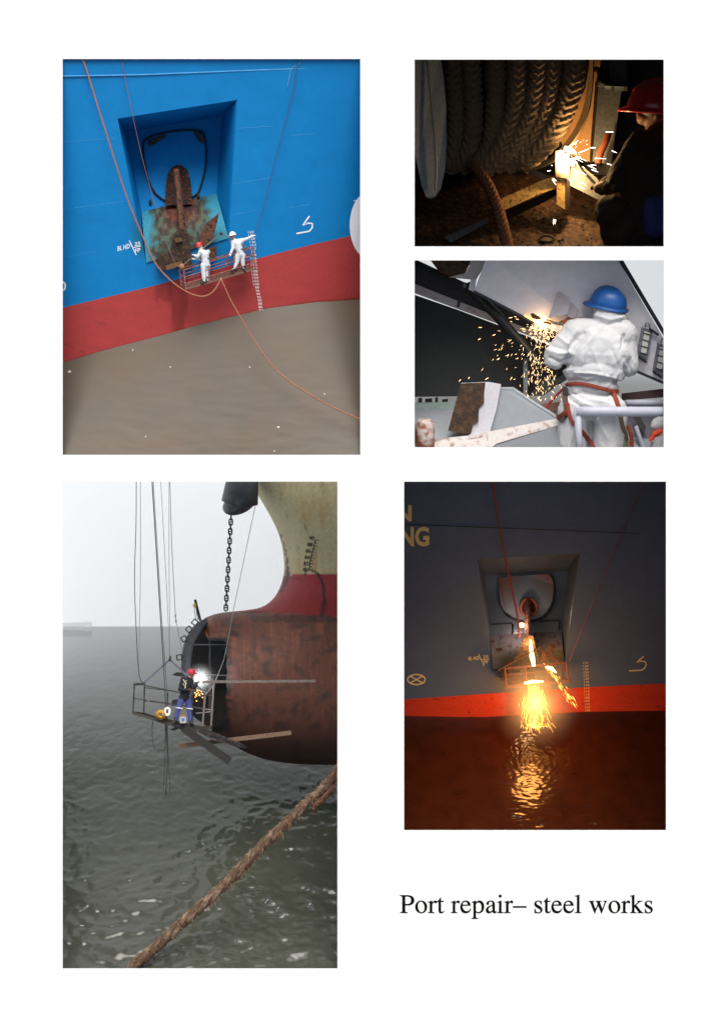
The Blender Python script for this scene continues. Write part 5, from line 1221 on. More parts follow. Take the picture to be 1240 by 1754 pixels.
    DM = lambda q: 0.1 + 0.5 * q
    # ---- second person at the edge
    mb = MB(); mb.capsule(P(1142, 766, 1.2), P(1140, 752, 1.2), R(25), R(22)); mb.capsule(P(1140, 752, 1.2), P(1134, 726, 1.2), R(12), R(13)); mb.ell(P(1132, 724, 1.2), (R(12), R(11), R(12)))
    p2 = link_mesh('person', remesh(mb, 0.03, 2), skin, None, P(1140, 792, 1.2)); tag(p2, 'person in white hood and orange collar half cut off at the lower right corner', 'person')
    mb = MB(); mb.capsule(P(1142, 766, 1.2), P(1142, 758, 1.2), R(30), R(23)); link_mesh('jacket', remesh(mb, 0.03, 2), white, p2)
    mb = MB(); mb.capsule(P(1128, 728, 1.18), P(1140, 722, 1.2), R(14), R(14)); mb.ell(P(1122, 731, 1.15), (R(9), R(6), R(9))); link_mesh('hood', remesh(mb, 0.025, 2, lambda co, no: co + no * np.array([0.03 * fbm(c[0] * 9, c[1] * 9, c[2] * 9) for c in co])[:, None]), white, p2)
    MB().tube([P(1114, 756, 1.0), P(1120, 744, 0.98), P(1130, 740, 0.97), P(1145, 739, 0.97)], [0.04, 0.055, 0.055, 0.05], 8).build('collar', mat('hi_vis_orange', lin(226, 82, 52), 0.7), p2)
    MB().tube([P(1117, 757, 0.97), P(1123, 750, 0.95), P(1145, 747, 0.93)], 0.02, 8).build('reflective_strip', mat('strip_grey', lin(200, 200, 204), 0.4), p2)
    # ---- cutting flame and sparks
    fm = thing('cutting_flame', 'small orange cutting flame under the girder edge', 'flame', P(928, 553, 1.8))
    hot = mat('ember', (1, 0.7, 0.4), emit=(1.0, 0.62, 0.30), estr=4.0, var=0); hot2 = mat('flame_core', (1, 0.8, 0.5), emit=(1.0, 0.70, 0.26), estr=7, var=0)
    MB().tube([P(913, 548, 1.8), P(922, 552, 1.76), P(932, 557, 1.76)], [0.015, 0.045, 0.02], 8).build('flame_tongue', hot2, fm)
    MB().ell(P(930, 547, 1.76), (0.045, 0.035, 0.03)).build('flame_core', hot2, fm)
    MB().tube([P(898, 541, 1.83), P(913, 548, 1.8)], [0.006, 0.02], 6).build('flame_tongue', mat('spark_glow'), fm)
    lamp('flame_light', P(928, 556, 1.65), (1.0, 0.5, 0.18), 3.5, 0.05, fm)
    tcr = thing('cutting_torch', 'thin cutting torch held in the leather glove under the girder', 'torch', P(950, 545, 1.4))
    MB().tube([P(965, 556, 1.35), P(948, 553, 1.5), P(938, 549, 1.65), P(934, 549, 1.72)], 0.022, 8).build('torch_pipe', mat('torch_steel'), tcr)
    ss = []
    def spark(x, y, q, l, r):
        ang = math.atan2(y - 548, x - 926) + random.gauss(0, 0.5); dx, dy = math.cos(ang) * l, math.sin(ang) * l * 0.9
        ss.append((P(x, y, q), P(x + dx, y + dy, q), r))
    for i in range(320):
        t = rnd() ** 1.25; y = 556 + 128 * t; x = 932 - 14 * t + random.gauss(0, 1) * (12 + 17 * t) + 8 * t
        if x > 962: continue
        spark(x, y, U(1.3, 2.0), U(2.5, 7.5), U(0.0012, 0.0034))
    for i in range(34):
        t = rnd(); x = 905 - 75 * t + random.gauss(0, 12); y = 585 + 45 * t + random.gauss(0, 16)
        spark(x, y, U(2.2, 2.8), U(3, 7), U(0.0015, 0.003))
    for x, y in ((789, 650), (804, 646), (836, 647), (823, 580), (848, 573), (825, 561), (877, 544), (888, 547), (884, 543), (921, 680), (916, 690), (926, 684)): spark(x, y, 2.4, U(4, 7), 0.004)
    for i in range(120):
        a = U(0.2, 2.9); l = abs(random.gauss(0, 14)) + 3; x, y = 928 + l * math.cos(a), 552 + l * math.sin(a) * 0.9
        spark(x, y, U(1.65, 1.8), U(3, 9), U(0.0012, 0.003))
    DM = None
    tag(streaks('spark_shower', ss, hot), 'spray of small orange sparks falling from the girder past the dark strut', 'sparks')
deck_picture()
def haze_material():
    m = bpy.data.materials.new('sea_mist'); m.use_nodes = True
    n, l = m.node_tree.nodes, m.node_tree.links
    n.remove(n['Principled BSDF']); v = n.new('ShaderNodeVolumePrincipled')
    v.inputs['Color'].default_value = (0.97, 0.98, 0.98, 1); v.inputs['Density'].default_value = 0.05; v.inputs['Anisotropy'].default_value = 0.0
    l.new(v.outputs[0], n['Material Output'].inputs['Volume'])
    return m
def painted_mist_material():
    m = bpy.data.materials.new('painted_mist_grey'); m.use_nodes = True
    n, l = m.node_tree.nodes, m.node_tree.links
    mx = n.new('ShaderNodeMixShader'); mx.inputs[0].default_value = 0.3; t = n.new('ShaderNodeBsdfTransparent')  # haze put into the ship's own material as part transparency
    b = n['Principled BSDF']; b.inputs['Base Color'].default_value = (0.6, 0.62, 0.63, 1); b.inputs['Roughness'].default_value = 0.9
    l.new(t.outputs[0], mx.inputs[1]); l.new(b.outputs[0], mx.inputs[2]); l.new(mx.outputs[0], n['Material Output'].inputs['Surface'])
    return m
def sea_picture():
    H = HOLES[3]
    picture_box(H, 18.6, (16, 27, 26, 24), mat('white_card', (0.75, 0.75, 0.75), 0.9, var=0.0))  # white walls, added so the water mirrors less dark
    rows = []
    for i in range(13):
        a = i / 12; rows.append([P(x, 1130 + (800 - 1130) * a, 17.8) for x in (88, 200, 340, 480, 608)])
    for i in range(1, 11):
        a = i / 10 * math.pi / 2; rows.append([P(x, 801 + 10 * a, 17.8 - 16.5 * math.sin(a)) for x in (88, 200, 340, 480, 608)])  # glowing sheet carried on overhead, out of view, to brighten the sea
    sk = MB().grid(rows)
    sk.grid([[P(93.5, y, q) for q in (1.3, 5, 9, 13, 17.8)] for y in (802, 900, 1000, 1130, 1300, 1500)])  # unseen glowing side sheet, added so the water mirrors something bright
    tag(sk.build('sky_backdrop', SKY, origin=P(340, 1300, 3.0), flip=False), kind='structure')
    # sea
    HZ = 1073
    def sea_d(y):
        s = 1 - (y - HZ) / 586
        return 0.3 + 5.86 * (1.25 * s + (1.1 * s ** 4 + 0.35 * s ** 9) * (s > 0))
    rows, n_r = [], 340
    for i in range(n_r + 1):
        t = (i / n_r) ** 1.35; y = HZ + 596 * t; r = []
        zr = 1 / (t + 0.05); zl = -math.log(t + 0.05)
        for k in range(231):
            x = 90 + 518 * k / 230; xr = (x - 343) / 100 * zr
            e = fbm(xr * 0.7 + 4 + zl * 2, zl * 8, 1, 3); f = 1 - 2.2 * abs(fbm(xr * 1.5 + zl * 3, zl * 19 - xr * 0.5, 5, 3)); g = fbm(xr * 4.5, zl * 48, 9, 2)
            h = (0.075 * e + 0.046 * f + 0.016 * g) * min(1.0, 1.15 / zr ** 0.93) * (0.6 + 0.4 * sstep(0.05, 0.6, t))
            r.append(P(x, y, sea_d(y)) + Vector((0, 0.72, 0.68)) * h)
        rows.append(r)
    sm = mat('sea_water', lin(58, 61, 53), 0.13, var=0.1, scale=0.9, spec=0.4)
    tag(MB().grid(rows).build('sea_water', sm, smooth=True), kind='structure')
    tag(MB().slab([(92, 1067, 15.6), (146, 1066, 15.6), (152, 1064.5, 15.6), (158, 1065.5, 15.6), (158, 1072, 15.6), (92, 1075, 15.6)], 0.2).build('far_ship', painted_mist_material()), 'long pale grey ship barely visible on the hazy horizon', 'ship')
    # thin sea mist between the bow and the horizon
    a, b = [P(x, y, 4.9) for x, y in ((92, 818), (604, 818), (604, 1300), (92, 1300))], [P(x, y, 17.7) for x, y in ((92, 818), (604, 818), (604, 1300), (92, 1300))]
    hz = MB().add(a + b, [[0, 1, 2, 3], [7, 6, 5, 4], [0, 4, 5, 1], [1, 5, 6, 2], [2, 6, 7, 3], [3, 7, 4, 0]]).build('haze', haze_material(), origin=P(340, 1200, 8))
    tag(hz, 'pale sea mist over the far water behind the bow', 'haze', kind='stuff')
    # ---- the bow: silhouette of stem and bulb
    sil = spline([(424, 812), (434, 835), (448, 858), (462, 882), (474, 906), (482, 930), (486, 955), (486.5, 978), (482, 1000), (473, 1019), (460, 1033), (445, 1041), (425, 1045), (398, 1047), (372, 1051), (352, 1058), (338, 1066), (326, 1080), (317, 1097), (311.5, 1120), (310, 1150), (313, 1190), (326, 1222), (346, 1243), (370, 1258), (392, 1272), (420, 1288), (452, 1300), (490, 1307), (540, 1310), (612, 1311)], 8)
    sx = np.array([p[0] for p in sil]); sy = np.array([p[1] for p in sil])
    def sdist(x, y):
        ax, ay, bx, by = sx[:-1], sy[:-1], sx[1:], sy[1:]; dx, dy = bx - ax, by - ay
        t = np.clip(((x - ax) * dx + (y - ay) * dy) / (dx * dx + dy * dy), 0, 1)
        return float(np.min(np.hypot(x - ax - t * dx, y - ay - t * dy)))
    D0, TH = 2.45, 1.25
    def bow_d(x, y):
        q = sdist(x, y); w_ = 62 + 60 * sstep(960, 1130, y)
        s = min(1.0, q / w_)
        return D0 + TH * (1 - math.sqrt(max(0, 1 - (1 - s) ** 2))) - 0.25 * sstep(1100, 850, y)
    upper = [(int(p[1] * 100) / 100, p[0]) for p in sil if p[1] <= 1058.5]
    cut = [(1058, 352), (1064, 345.5), (1072, 349), (1085, 352), (1096, 357), (1098, 372), (1100, 384), (1106, 388), (1118, 386), (1126, 389), (1140, 387), (1150, 389.5), (1166, 387), (1182, 389), (1196, 386), (1210, 388.5), (1226, 386), (1236, 387.5), (1240, 378), (1246, 366), (1253, 362)]
    low = [(p[1], p[0]) for p in sil if p[1] > 1253]
    def xl(y):
        if y <= 1058: return interp(upper, y)
        if y <= 1253: return interp(cut, y)
        return interp(low, y)
    ys = sorted(set([812 + 3.2 * i for i in range(156)] + [1058, 1064, 1072, 1096, 1097.5, 1099, 1101, 1104, 1236, 1238, 1240, 1246, 1253, 1306, 1308, 1309.5, 1310.6]))
    ys = [y for y in ys if y <= 1310.6]
    ygrey, yred, ybr = lin(172, 162, 124), lin(136, 42, 46), lin(88, 52, 39)
    stem = [(860, 460), (882, 461), (900, 474), (930, 487), (955, 493), (985, 497), (1006, 490), (1012, 484)]
    def bcol(x, y):
        n = fbm(x / 14, y / 60, 2); k = 1 + 0.10 * fbm(x / 6, y / 45, 7)
        yb = 985 - 0.02 * (x - 490); ybl = 1050 + 0.06 * (x - 480) + 3 * nz(x / 9, 2)
        if y < yb:
            c = mixc(ygrey, lin(160, 122, 66), 0.55 * sstep(0.05, 0.45, n) + 0.35 * sstep(940, 985, y) * sstep(-0.2, 0.3, n))
            c = mixc(c, lin(84, 52, 30), 0.8 * sstep(0.22, 0.42, fbm(x / 9, y / 34, 12)) * (0.4 + 0.6 * sstep(560, 480, x)))
        elif y < ybl:
            c = mixc(yred, lin(120, 26, 30), sstep(1000, 1040, y + 14 * n))
            c = mixc(c, lin(92, 74, 76), 0.5 * sstep(0.1, 0.35, fbm(x / 20, y / 9, 3)) * sstep(1035, 1000, y))
        else:
            m1 = fbm(x / 11, y / 50, 5); m2 = fbm(x / 26, y / 22, 8); m3 = fbm(x / 4, y / 5, 15, 2)
            c = mixc(ybr, lin(112, 66, 46), sstep(-0.05, 0.35, m1) * sstep(1190, 1075, y + 40 * m2) * 0.85)
            c = mixc(c, lin(62, 40, 34), sstep(0.0, 0.35, m2))
            c = mixc(c, lin(122, 40, 34), 0.6 * sstep(0.05, 0.3, fbm(x / 18, y / 30, 33)) * sstep(430, 385, x))
            c = mixc(c, lin(130, 96, 74), 0.3 * sstep(0.45, 0.55, m3))
            c = mixc(c, lin(40, 26, 22), 0.75 * sstep(1215, 1300, y + 16 * m1))  # bulb underside painted darker, its shade put into the colour
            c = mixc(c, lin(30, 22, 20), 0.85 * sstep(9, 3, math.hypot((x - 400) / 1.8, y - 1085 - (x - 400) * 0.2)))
            c = mixc(c, lin(128, 70, 44), 0.6 * sstep(0.12, 0.4, fbm(x / 4.5, y / 90, 41)) * sstep(1290, 1120, y)); c = mixc(c, lin(46, 32, 28), 0.55 * sstep(0.1, 0.45, fbm(x / 9, y / 40, 57)))
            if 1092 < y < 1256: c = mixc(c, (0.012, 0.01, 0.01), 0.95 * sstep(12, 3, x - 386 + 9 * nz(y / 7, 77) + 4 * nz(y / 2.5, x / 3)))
            if abs(y - 1060) < 5 + 3 * m1 and x > 430: c = mixc(c, lin(46, 26, 26), 0.6)
        e = interp(stem, y) if 860 < y < 1014 else None                      # rust run down the stem
        if e:
            wl_, wr_ = xl(y) + 3 + 2.5 * nz(y / 8, 3), e + 4 * nz(y / 5, 8)
            c = mixc(c, lin(52, 30, 24), 0.92 * sstep(wl_ - 1.5, wl_ + 1.5, x) * sstep(wr_ + 2, wr_ - 2, x) * sstep(868, 884, y))
        for (xa, ya, xb, yb_, w2) in ((535, 977, 546, 984, 2), (546, 984, 553, 1000, 2.2), (553, 1000, 556, 1030, 2.5), (556, 1030, 552, 1052, 4), (498, 992, 517, 992, 0.8), (524, 978, 522, 986, 1.2)):
            dx, dy = xb - xa, yb_ - ya; t = min(1, max(0, ((x - xa) * dx + (y - ya) * dy) / (dx * dx + dy * dy)))
            q = math.hypot(x - xa - t * dx, y - ya - t * dy); c = mixc(c, (0.012, 0.009, 0.008), 0.8 * sstep(w2 + 1.2, w2 - 0.8, q + nz(x / 3, y / 3)))
        return tuple(v * k for v in c)
    rowsF, colF, rowsB = [], [], []
    for y in ys:
        a = xl(y); r, c, b = [], [], []
        for k in range(86):
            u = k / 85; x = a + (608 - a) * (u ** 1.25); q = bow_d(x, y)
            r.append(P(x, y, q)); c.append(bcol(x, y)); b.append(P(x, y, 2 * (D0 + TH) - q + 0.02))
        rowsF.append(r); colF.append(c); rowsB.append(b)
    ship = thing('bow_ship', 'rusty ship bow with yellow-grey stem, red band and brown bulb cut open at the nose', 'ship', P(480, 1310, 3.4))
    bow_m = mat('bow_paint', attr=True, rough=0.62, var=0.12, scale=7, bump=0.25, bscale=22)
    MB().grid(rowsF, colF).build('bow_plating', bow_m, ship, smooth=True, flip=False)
    MB().grid(rowsB, colF).build('far_side_plating', bow_m, ship, smooth=True, flip=False)
    blk = mat('black_figure', (0.008, 0.008, 0.008), 0.6)
    for i, (t, x, y) in enumerate((('90', 534, 921.5), ('88', 531, 932.5), ('86', 528.5, 943.5), ('84', 526.5, 954.5), ('82', 525, 965), ('80', 523.5, 975.5))):
        paint_text(t, x - 4.6, y + 3.2, x + 4.2, y + 3.6, bow_d, blk, ship, 'draft_mark', 6.2, offset=0.02)
    paint_line([(540.5, 924), (535, 945), (531, 962), (529.5, 978)], 1.5, bow_d, blk, ship, 'draft_scale')
    for i in range(11):
        y = 925 + 5.1 * i; x = interp([(924, 540.5), (945, 535), (962, 531), (978, 529.5)], y); paint_line([(x, y), (x + (6.5 if i % 2 == 0 else 4.5), y + 0.3)], 1.1, bow_d, blk, ship, 'draft_tick')
    # white painted figures on the red band, half worn off
    # bellmouth
    MB().tube([P(420, 790, 2.3), P(414, 835, 2.4), P(411, 860, 2.45)], [R(22, 2.3), R(29, 2.4), R(31.5, 2.45)], 28).build('hawse_pipe', mat('pipe_black', lin(46, 48, 54), 0.45, var=0.15, scale=5, spec=0.6), ship, smooth=True)
    MB().ell(P(411, 861, 2.45), (R(31.5, 2.45), R(19, 2.45), R(31, 2.45)), Matrix.Rotation(0.46, 3, 'Z'), 28, 12).build('pipe_lip', mat('pipe_black'), ship, smooth=True)
    # opened nose
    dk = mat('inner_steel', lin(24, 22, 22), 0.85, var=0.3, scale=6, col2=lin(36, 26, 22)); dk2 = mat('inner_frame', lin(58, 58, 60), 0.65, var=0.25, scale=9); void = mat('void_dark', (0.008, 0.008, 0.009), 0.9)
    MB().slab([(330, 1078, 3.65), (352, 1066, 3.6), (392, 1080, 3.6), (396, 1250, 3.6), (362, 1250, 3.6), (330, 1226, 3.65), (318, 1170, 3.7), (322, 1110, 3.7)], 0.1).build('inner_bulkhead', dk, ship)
    outer = spline([(352, 1059, 3.0), (338, 1067, 3.05), (326, 1081, 3.1), (317, 1098, 3.12), (312, 1120, 3.12), (310.5, 1150, 3.12), (313, 1186, 3.15), (318, 1206, 3.2)], 6)
    inner = spline([(354, 1068, 2.9), (347, 1076, 2.9), (338, 1090, 2.92), (331, 1106, 2.95), (327.5, 1126, 2.97), (326.5, 1150, 3.0), (328, 1182, 3.05), (332, 1204, 3.1)], 6)
    MB().grid([[P(*q) for q in outer], [P(q[0] + 4, q[1] + 1, q[2] - 0.16) for q in outer], [P(*q) for q in inner], [P(q[0] + 2, q[1] + 1, q[2] + 0.3) for q in inner]]).build('nose_plate', dk2, ship, smooth=True)
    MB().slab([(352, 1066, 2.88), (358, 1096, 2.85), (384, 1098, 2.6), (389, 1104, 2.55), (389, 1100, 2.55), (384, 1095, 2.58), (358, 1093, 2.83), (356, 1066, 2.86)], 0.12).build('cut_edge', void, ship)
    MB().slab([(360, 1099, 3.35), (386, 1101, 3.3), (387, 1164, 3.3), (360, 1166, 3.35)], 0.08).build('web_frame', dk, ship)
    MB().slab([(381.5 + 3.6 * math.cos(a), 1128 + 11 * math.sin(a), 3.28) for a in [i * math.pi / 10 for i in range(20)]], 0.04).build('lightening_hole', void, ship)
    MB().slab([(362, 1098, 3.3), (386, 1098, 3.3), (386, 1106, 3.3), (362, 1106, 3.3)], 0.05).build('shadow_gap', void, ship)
    for x0, x1 in ((339, 341.5), (358, 361.5)): MB().slab([(x0, 1074, 3.3), (x1, 1076, 3.3), (x1, 1228, 3.3), (x0, 1222, 3.3)], 0.15).build('frame', dk2 if x0 > 350 else dk, ship)
    for a, b in (((328, 1104, 3.0), (387, 1104, 3.0)), ((352, 1156, 3.0), (389, 1157, 2.9))): MB().tube([P(*a), P(*b)], 0.014, 6).build('stringer', mat('stringer_grey', lin(72, 70, 68), 0.6), ship)
    for x, y, r in ((307.5, 1126, 0.2), (315.5, 1094, 0.5), (324, 1078, 0.75), (334, 1066, 0.9)):
        mb = MB(); c, s = math.cos(r), math.sin(r)
        L = lambda u, v: (x + (u * c - v * s) * 4.2, y - (u * s + v * c) * 4.2, 3.05)
        for p, q in (((-1, -1), (1, -1)), ((-1, 1), (1, 1)), ((-1, -1), (-1, 1)), ((1, -1), (1, 1))): mb.bar(P(*L(*p)), P(*L(*q)), 0.018, 0.05)
        mb.build('fit_up_clip', mat('clip_dark', (0.015, 0.015, 0.017), 0.6), ship)
    # hoist post
    hp = thing('hoist_post', 'black angle post with yellow chain hoist standing on top of the bulb', 'hoist', P(343, 1062, 2.9))
    MB().bar(P(334.5, 1027, 2.9), P(343.5, 1063, 2.9), 0.045, 0.05).build('post', mat('post_black', (0.012, 0.012, 0.013), 0.6), hp)
    MB().ell(P(334, 1037, 2.84), (0.035, 0.045, 0.04)).build('chain_hoist', mat('hoist_yellow', lin(170, 150, 60), 0.5, var=0.3, scale=30), hp)
    for x in (333, 336): MB().tube([P(x, 1041, 2.84), P(x + 3.5, 1063, 2.86)], 0.006, 5).build('hand_chain', mat('post_black'), hp)
    # chain
    ch = thing('anchor_chain', 'black studded anchor chain hanging from the hawse pipe to the bulb', 'chain', P(387, 1046, 2.5)); cm = mat('chain_black', (0.014, 0.014, 0.015), 0.55, var=0.3)
    for i in range(20):
        t = (i + 0.5) / 20; x, y = 396.3 + (387 - 396.3) * t, 882 + 163 * t; hl = 5.4 if i % 2 else 5.0
        pts = []
        for k in range(20):
            a = 2 * math.pi * k / 20; cx, cy = 2.9 * math.cos(a), (hl - 2.9) * (1 if math.sin(a) > 0 else -1) * min(1, abs(math.sin(a)) * 3) + 2.9 * math.sin(a)
            pts.append(P(x + cx, y + cy, 2.5) if i % 2 else P(x, y + cy, 2.5) + Vector((0, 0, R(cx, 2.5))))
        mb = MB().tube(pts + [pts[0]], R(1.25, 2.5), 6, caps=False)
        if i % 2: mb.tube([P(x - 2.6, y, 2.5), P(x + 2.6, y, 2.5)], R(1.0, 2.5), 6)
        mb.build('link', cm, ch, smooth=True)
    # lines
    ln = mat('dark_line', lin(58, 58, 60), 0.7); ln2 = mat('grey_line', lin(120, 120, 122), 0.7)
    def line(pts, r, m, label, group='lines falling from above to the cage at the cut bulb'):
        return tag(MB().tube([P(*p) for p in spline(pts, 6)], r, 6).build('rope', m, smooth=True), label, 'rope', group)
    line([(234, 812, 1.9), (233.5, 900, 1.9), (231, 985, 1.9), (233, 1060, 1.9), (238, 1150, 1.9), (246, 1172, 1.9)], 0.007, ln, 'slack dark line farthest to the left above the railed cage')
    line([(241, 812, 2.0), (241, 980, 2.0), (239, 1090, 2.0), (237.5, 1150, 1.95), (232, 1172, 1.95)], 0.005, ln2, 'pale line beside the slack dark line, meeting it above the cage corner')
    line([(260, 812, 1.9), (268, 940, 1.9), (276, 1070, 1.9), (283, 1180, 1.9), (285, 1240, 1.9), (287, 1300, 1.9), (284, 1362, 1.95)], 0.009, ln, 'thick dark line passing through the cage and trailing into the sea')
    line([(262, 812, 1.92), (270, 940, 1.92), (278, 1070, 1.92), (286, 1180, 1.92), (287, 1240, 1.9), (289, 1300, 1.9), (292, 1358, 1.95)], 0.006, ln, 'thin dark twin of the thick line passing through the cage')
    line([(275, 812, 2.1), (280, 900, 2.1), (287, 1030, 2.1), (291, 1128, 2.0)], 0.0045, ln2, 'faint grey line leaning to the bridle apex of the cage')
    line([(290, 812, 2.1), (290, 950, 2.1), (291, 1060, 2.1), (291.5, 1128, 2.0)], 0.0045, ln2, 'faint grey upright line ending at the bridle apex of the cage')
    line([(291, 812, 2.4), (295, 940, 2.4), (301, 1054, 2.4), (302, 1062, 2.4), (306, 1085, 2.5), (312, 1112, 2.9)], 0.006, ln2, 'faint grey line ending at the edge of the curved nose plate')
    for q in ((301, 1055, 2.4), (302, 1064, 2.4)): MB().ell(P(*q), (0.014, 0.03, 0.014), seg=8, rings=6).build('turnbuckle', ln, SC.objects[[o.name for o in SC.objects if o.get('label') == 'faint grey line ending at the edge of the curved nose plate'][0]])
    tag(MB().tube([P(*p) for p in ((438, 864, 2.3), (420, 950, 2.2), (400, 1046, 2.15), (392, 1090, 2.1), (384, 1130, 2.05), (366, 1175, 2.0))], 0.006, 5).build('rope', ln2), 'thin wire slanting from the hawse pipe down across the brown bulb', 'rope')
    line([(284, 1240, 1.9), (283, 1290, 1.9), (281, 1345, 1.95)], 0.006, ln, 'thin line hanging free under the cage into the sea')
    line([(262, 1232, 1.9), (261, 1258, 1.9), (264, 1278, 1.9), (274, 1286, 1.9), (283, 1279, 1.9), (284, 1245, 1.9)], 0.007, ln, 'thin loop of line drooping below the left end of the cage')
    # cage
    bk = mat('cage_black', lin(40, 40, 42), 0.6, var=0.3, scale=20, col2=lin(84, 66, 60)); gp = mat('cage_grey', lin(122, 112, 108), 0.6, var=0.3, scale=20)
    cg = thing('work_cage', 'black railed work cage with bridle hung in front of the cut bulb', 'work cage', P(300, 1245, 1.9))
    tb = lambda a, b, r, n, m=bk: MB().tube([P(*a), P(*b)], r, 7).build(n, m, cg)
    for a, b, r, m in (((231, 1171, 2.0), (228, 1222, 2.0), 0.014, bk), ((248, 1171, 1.85), (247, 1221, 1.85), 0.014, bk), ((288, 1186, 2.0), (286, 1234, 2.0), 0.012, bk), ((351.5, 1192, 1.8), (347, 1247, 1.8), 0.018, gp), ((367, 1166, 1.95), (362, 1243, 1.95), 0.018, gp), ((329, 1192, 2.1), (330, 1240, 2.1), 0.012, bk)): tb(a, b, r, 'post', m)
    for a, b, r, m in (((230, 1172, 2.0), (249, 1171, 1.85), 0.022, bk), ((248, 1174, 1.85), (352, 1195, 1.8), 0.011, bk), ((249, 1178, 2.0), (366, 1192, 1.95), 0.009, bk), ((230, 1196, 2.0), (298, 1206, 2.0), 0.009, bk), ((247, 1200, 1.85), (352, 1214, 1.8), 0.010, bk), ((334, 1212, 1.85), (366, 1217, 1.95), 0.012, gp), ((336, 1222, 1.9), (364, 1219, 1.95), 0.010, gp), ((352, 1190, 1.8), (367, 1172, 1.95), 0.010, gp)): tb(a, b, r, 'rail', m)
    for a in ((291.5, 1130, 2.0),):
        MB().bar(P(*a), P(246, 1171, 1.9), 0.034, 0.02).build('bridle_strap', mat('strap_grey', lin(92, 96, 110), 0.8), cg); MB().bar(P(*a), P(355, 1190, 1.85), 0.034, 0.02).build('bridle_strap', mat('strap_grey'), cg)
        MB().ell(P(*a), (0.03, 0.035, 0.03)).build('shackle', bk, cg); MB().ell(P(292, 1126, 2.0), (0.022, 0.03, 0.022)).build('shackle', bk, cg)
    deckp = mat('deck_plate', lin(58, 54, 48), 0.8, var=0.3, scale=14)
    MB().slab([(226, 1218, 1.8), (248, 1221, 1.75), (266, 1227, 1.75), (300, 1234, 1.72), (345, 1244, 1.7), (362, 1243, 1.95), (364, 1248, 1.95), (346, 1252, 1.7), (296, 1244, 1.72), (262, 1234, 1.75), (228, 1224, 1.78)], 0.35).build('floor', deckp, cg)
    MB().slab([(296, 1243, 1.68), (350, 1247, 1.66), (420, 1276, 1.7), (428, 1282, 1.75), (410, 1281, 1.72), (366, 1268, 1.68), (340, 1254, 1.66), (310, 1250, 1.68)], 0.12).build('support_beam', bk, cg)
    MB().tube([P(255 + 4.5 * math.cos(a), 1191 + 10 * math.sin(a), 1.84) for a in [i * math.pi / 10 for i in range(21)]], 0.008, 6).build('wire_coil', ln2, cg)
    # planks
    tag(MB().bar(P(314, 1247, 1.62), P(394, 1304, 1.5), 0.14, 0.035).build('plank', mat('plank_dark', lin(38, 36, 35), 0.8, var=0.2, scale=8)), 'long dark plank sloping down from the cage floor over the water', 'plank')
    tag(MB().bar(P(306, 1278, 1.9), P(499, 1255, 1.85), 0.075, 0.04).build('plank', mat('plank_wood', lin(112, 90, 74), 0.85, var=0.25, scale=10)), 'weathered brown plank lying across under the brown bulb', 'plank')
    tag(MB().bar(P(346, 1168, 1.95), P(541, 1166.5, 1.95), 0.045, 0.04).build('plank', mat('plank_grey', lin(112, 102, 96), 0.85, var=0.25, scale=10)), 'grey staging plank fixed level along the side of the brown bulb', 'plank')
    tag(MB().slab([(294, 1156, 2.1), (304, 1151, 2.1), (314, 1153, 2.1), (314, 1159, 2.1), (303, 1158, 2.1)], 0.1).build('plank', mat('plank_dark')), 'short dark plank end sticking out left of the welder by the bulb', 'plank')
    tag(MB().slab([(290, 1250, 1.7), (303, 1244, 1.7), (309, 1246, 1.7), (300, 1252, 1.7)], 0.06).build('plank', mat('plank_dark')), 'short dark board end poking out under the cage floor', 'plank')
    # things on the cage floor
    tag(MB().tube([P(276 + 8 * math.cos(a) * (1 - 0.012 * i), 1224 + 7.5 * math.sin(a) * (1 - 0.012 * i), 1.66 - 0.002 * i) for i, a in enumerate([i * 0.45 for i in range(44)])], 0.022, 6).build('hose_coil', mat('coil_yellow', lin(176, 130, 42), 0.6, var=0.35, scale=18)), 'coil of yellow-orange hose lying on the black cage floor', 'hose')
    tag(MB().tube([P(287 + 4 * math.cos(a), 1219 + 6 * math.sin(a), 1.64) for a in [i * math.pi / 9 for i in range(19)]], 0.024, 6).build('white_roll', mat('roll_white', (0.7, 0.7, 0.7), 0.6)), 'white roll of cable standing beside the yellow hose coil', 'cable roll')
    can = thing('paint_can', 'small paint can with a blue mark on the cage floor between the boots', 'can', P(314, 1238, 1.55))
    MB().tube([P(314, 1238, 1.6), P(314, 1226, 1.6)], 0.062, 18).build('can_body', mat('can_white', lin(190, 186, 182), 0.4), can, smooth=False)
    MB().tube([P(314, 1226.5, 1.6), P(314, 1225, 1.6)], 0.066, 18).build('rim', mat('can_rim', lin(150, 110, 80), 0.4), can); MB().slab([(311, 1230, 1.53), (317, 1230, 1.53), (315.5, 1235, 1.53), (312, 1236, 1.53)], 0.02).build('blue_mark', mat('can_blue', lin(60, 110, 180), 0.5), can)
    MB().tube([P(308, 1228, 1.58), P(314, 1222, 1.56), P(320, 1228, 1.58)], 0.006, 5).build('handle', mat('can_rim'), can)
    tag(MB().slab([(295, 1199, 1.9), (307, 1197, 1.9), (307, 1208, 1.9), (294, 1209, 1.9)], 0.15).build('tool_bag', mat('bag_black')), 'black tool bag hanging on the cage rail left of the blue trousers', 'bag')
    # welder
    navy = mat('navy_jacket', lin(26, 28, 38), 0.85, bump=0.2); blue = mat('blue_trousers', lin(70, 80, 138), 0.85, bump=0.2)
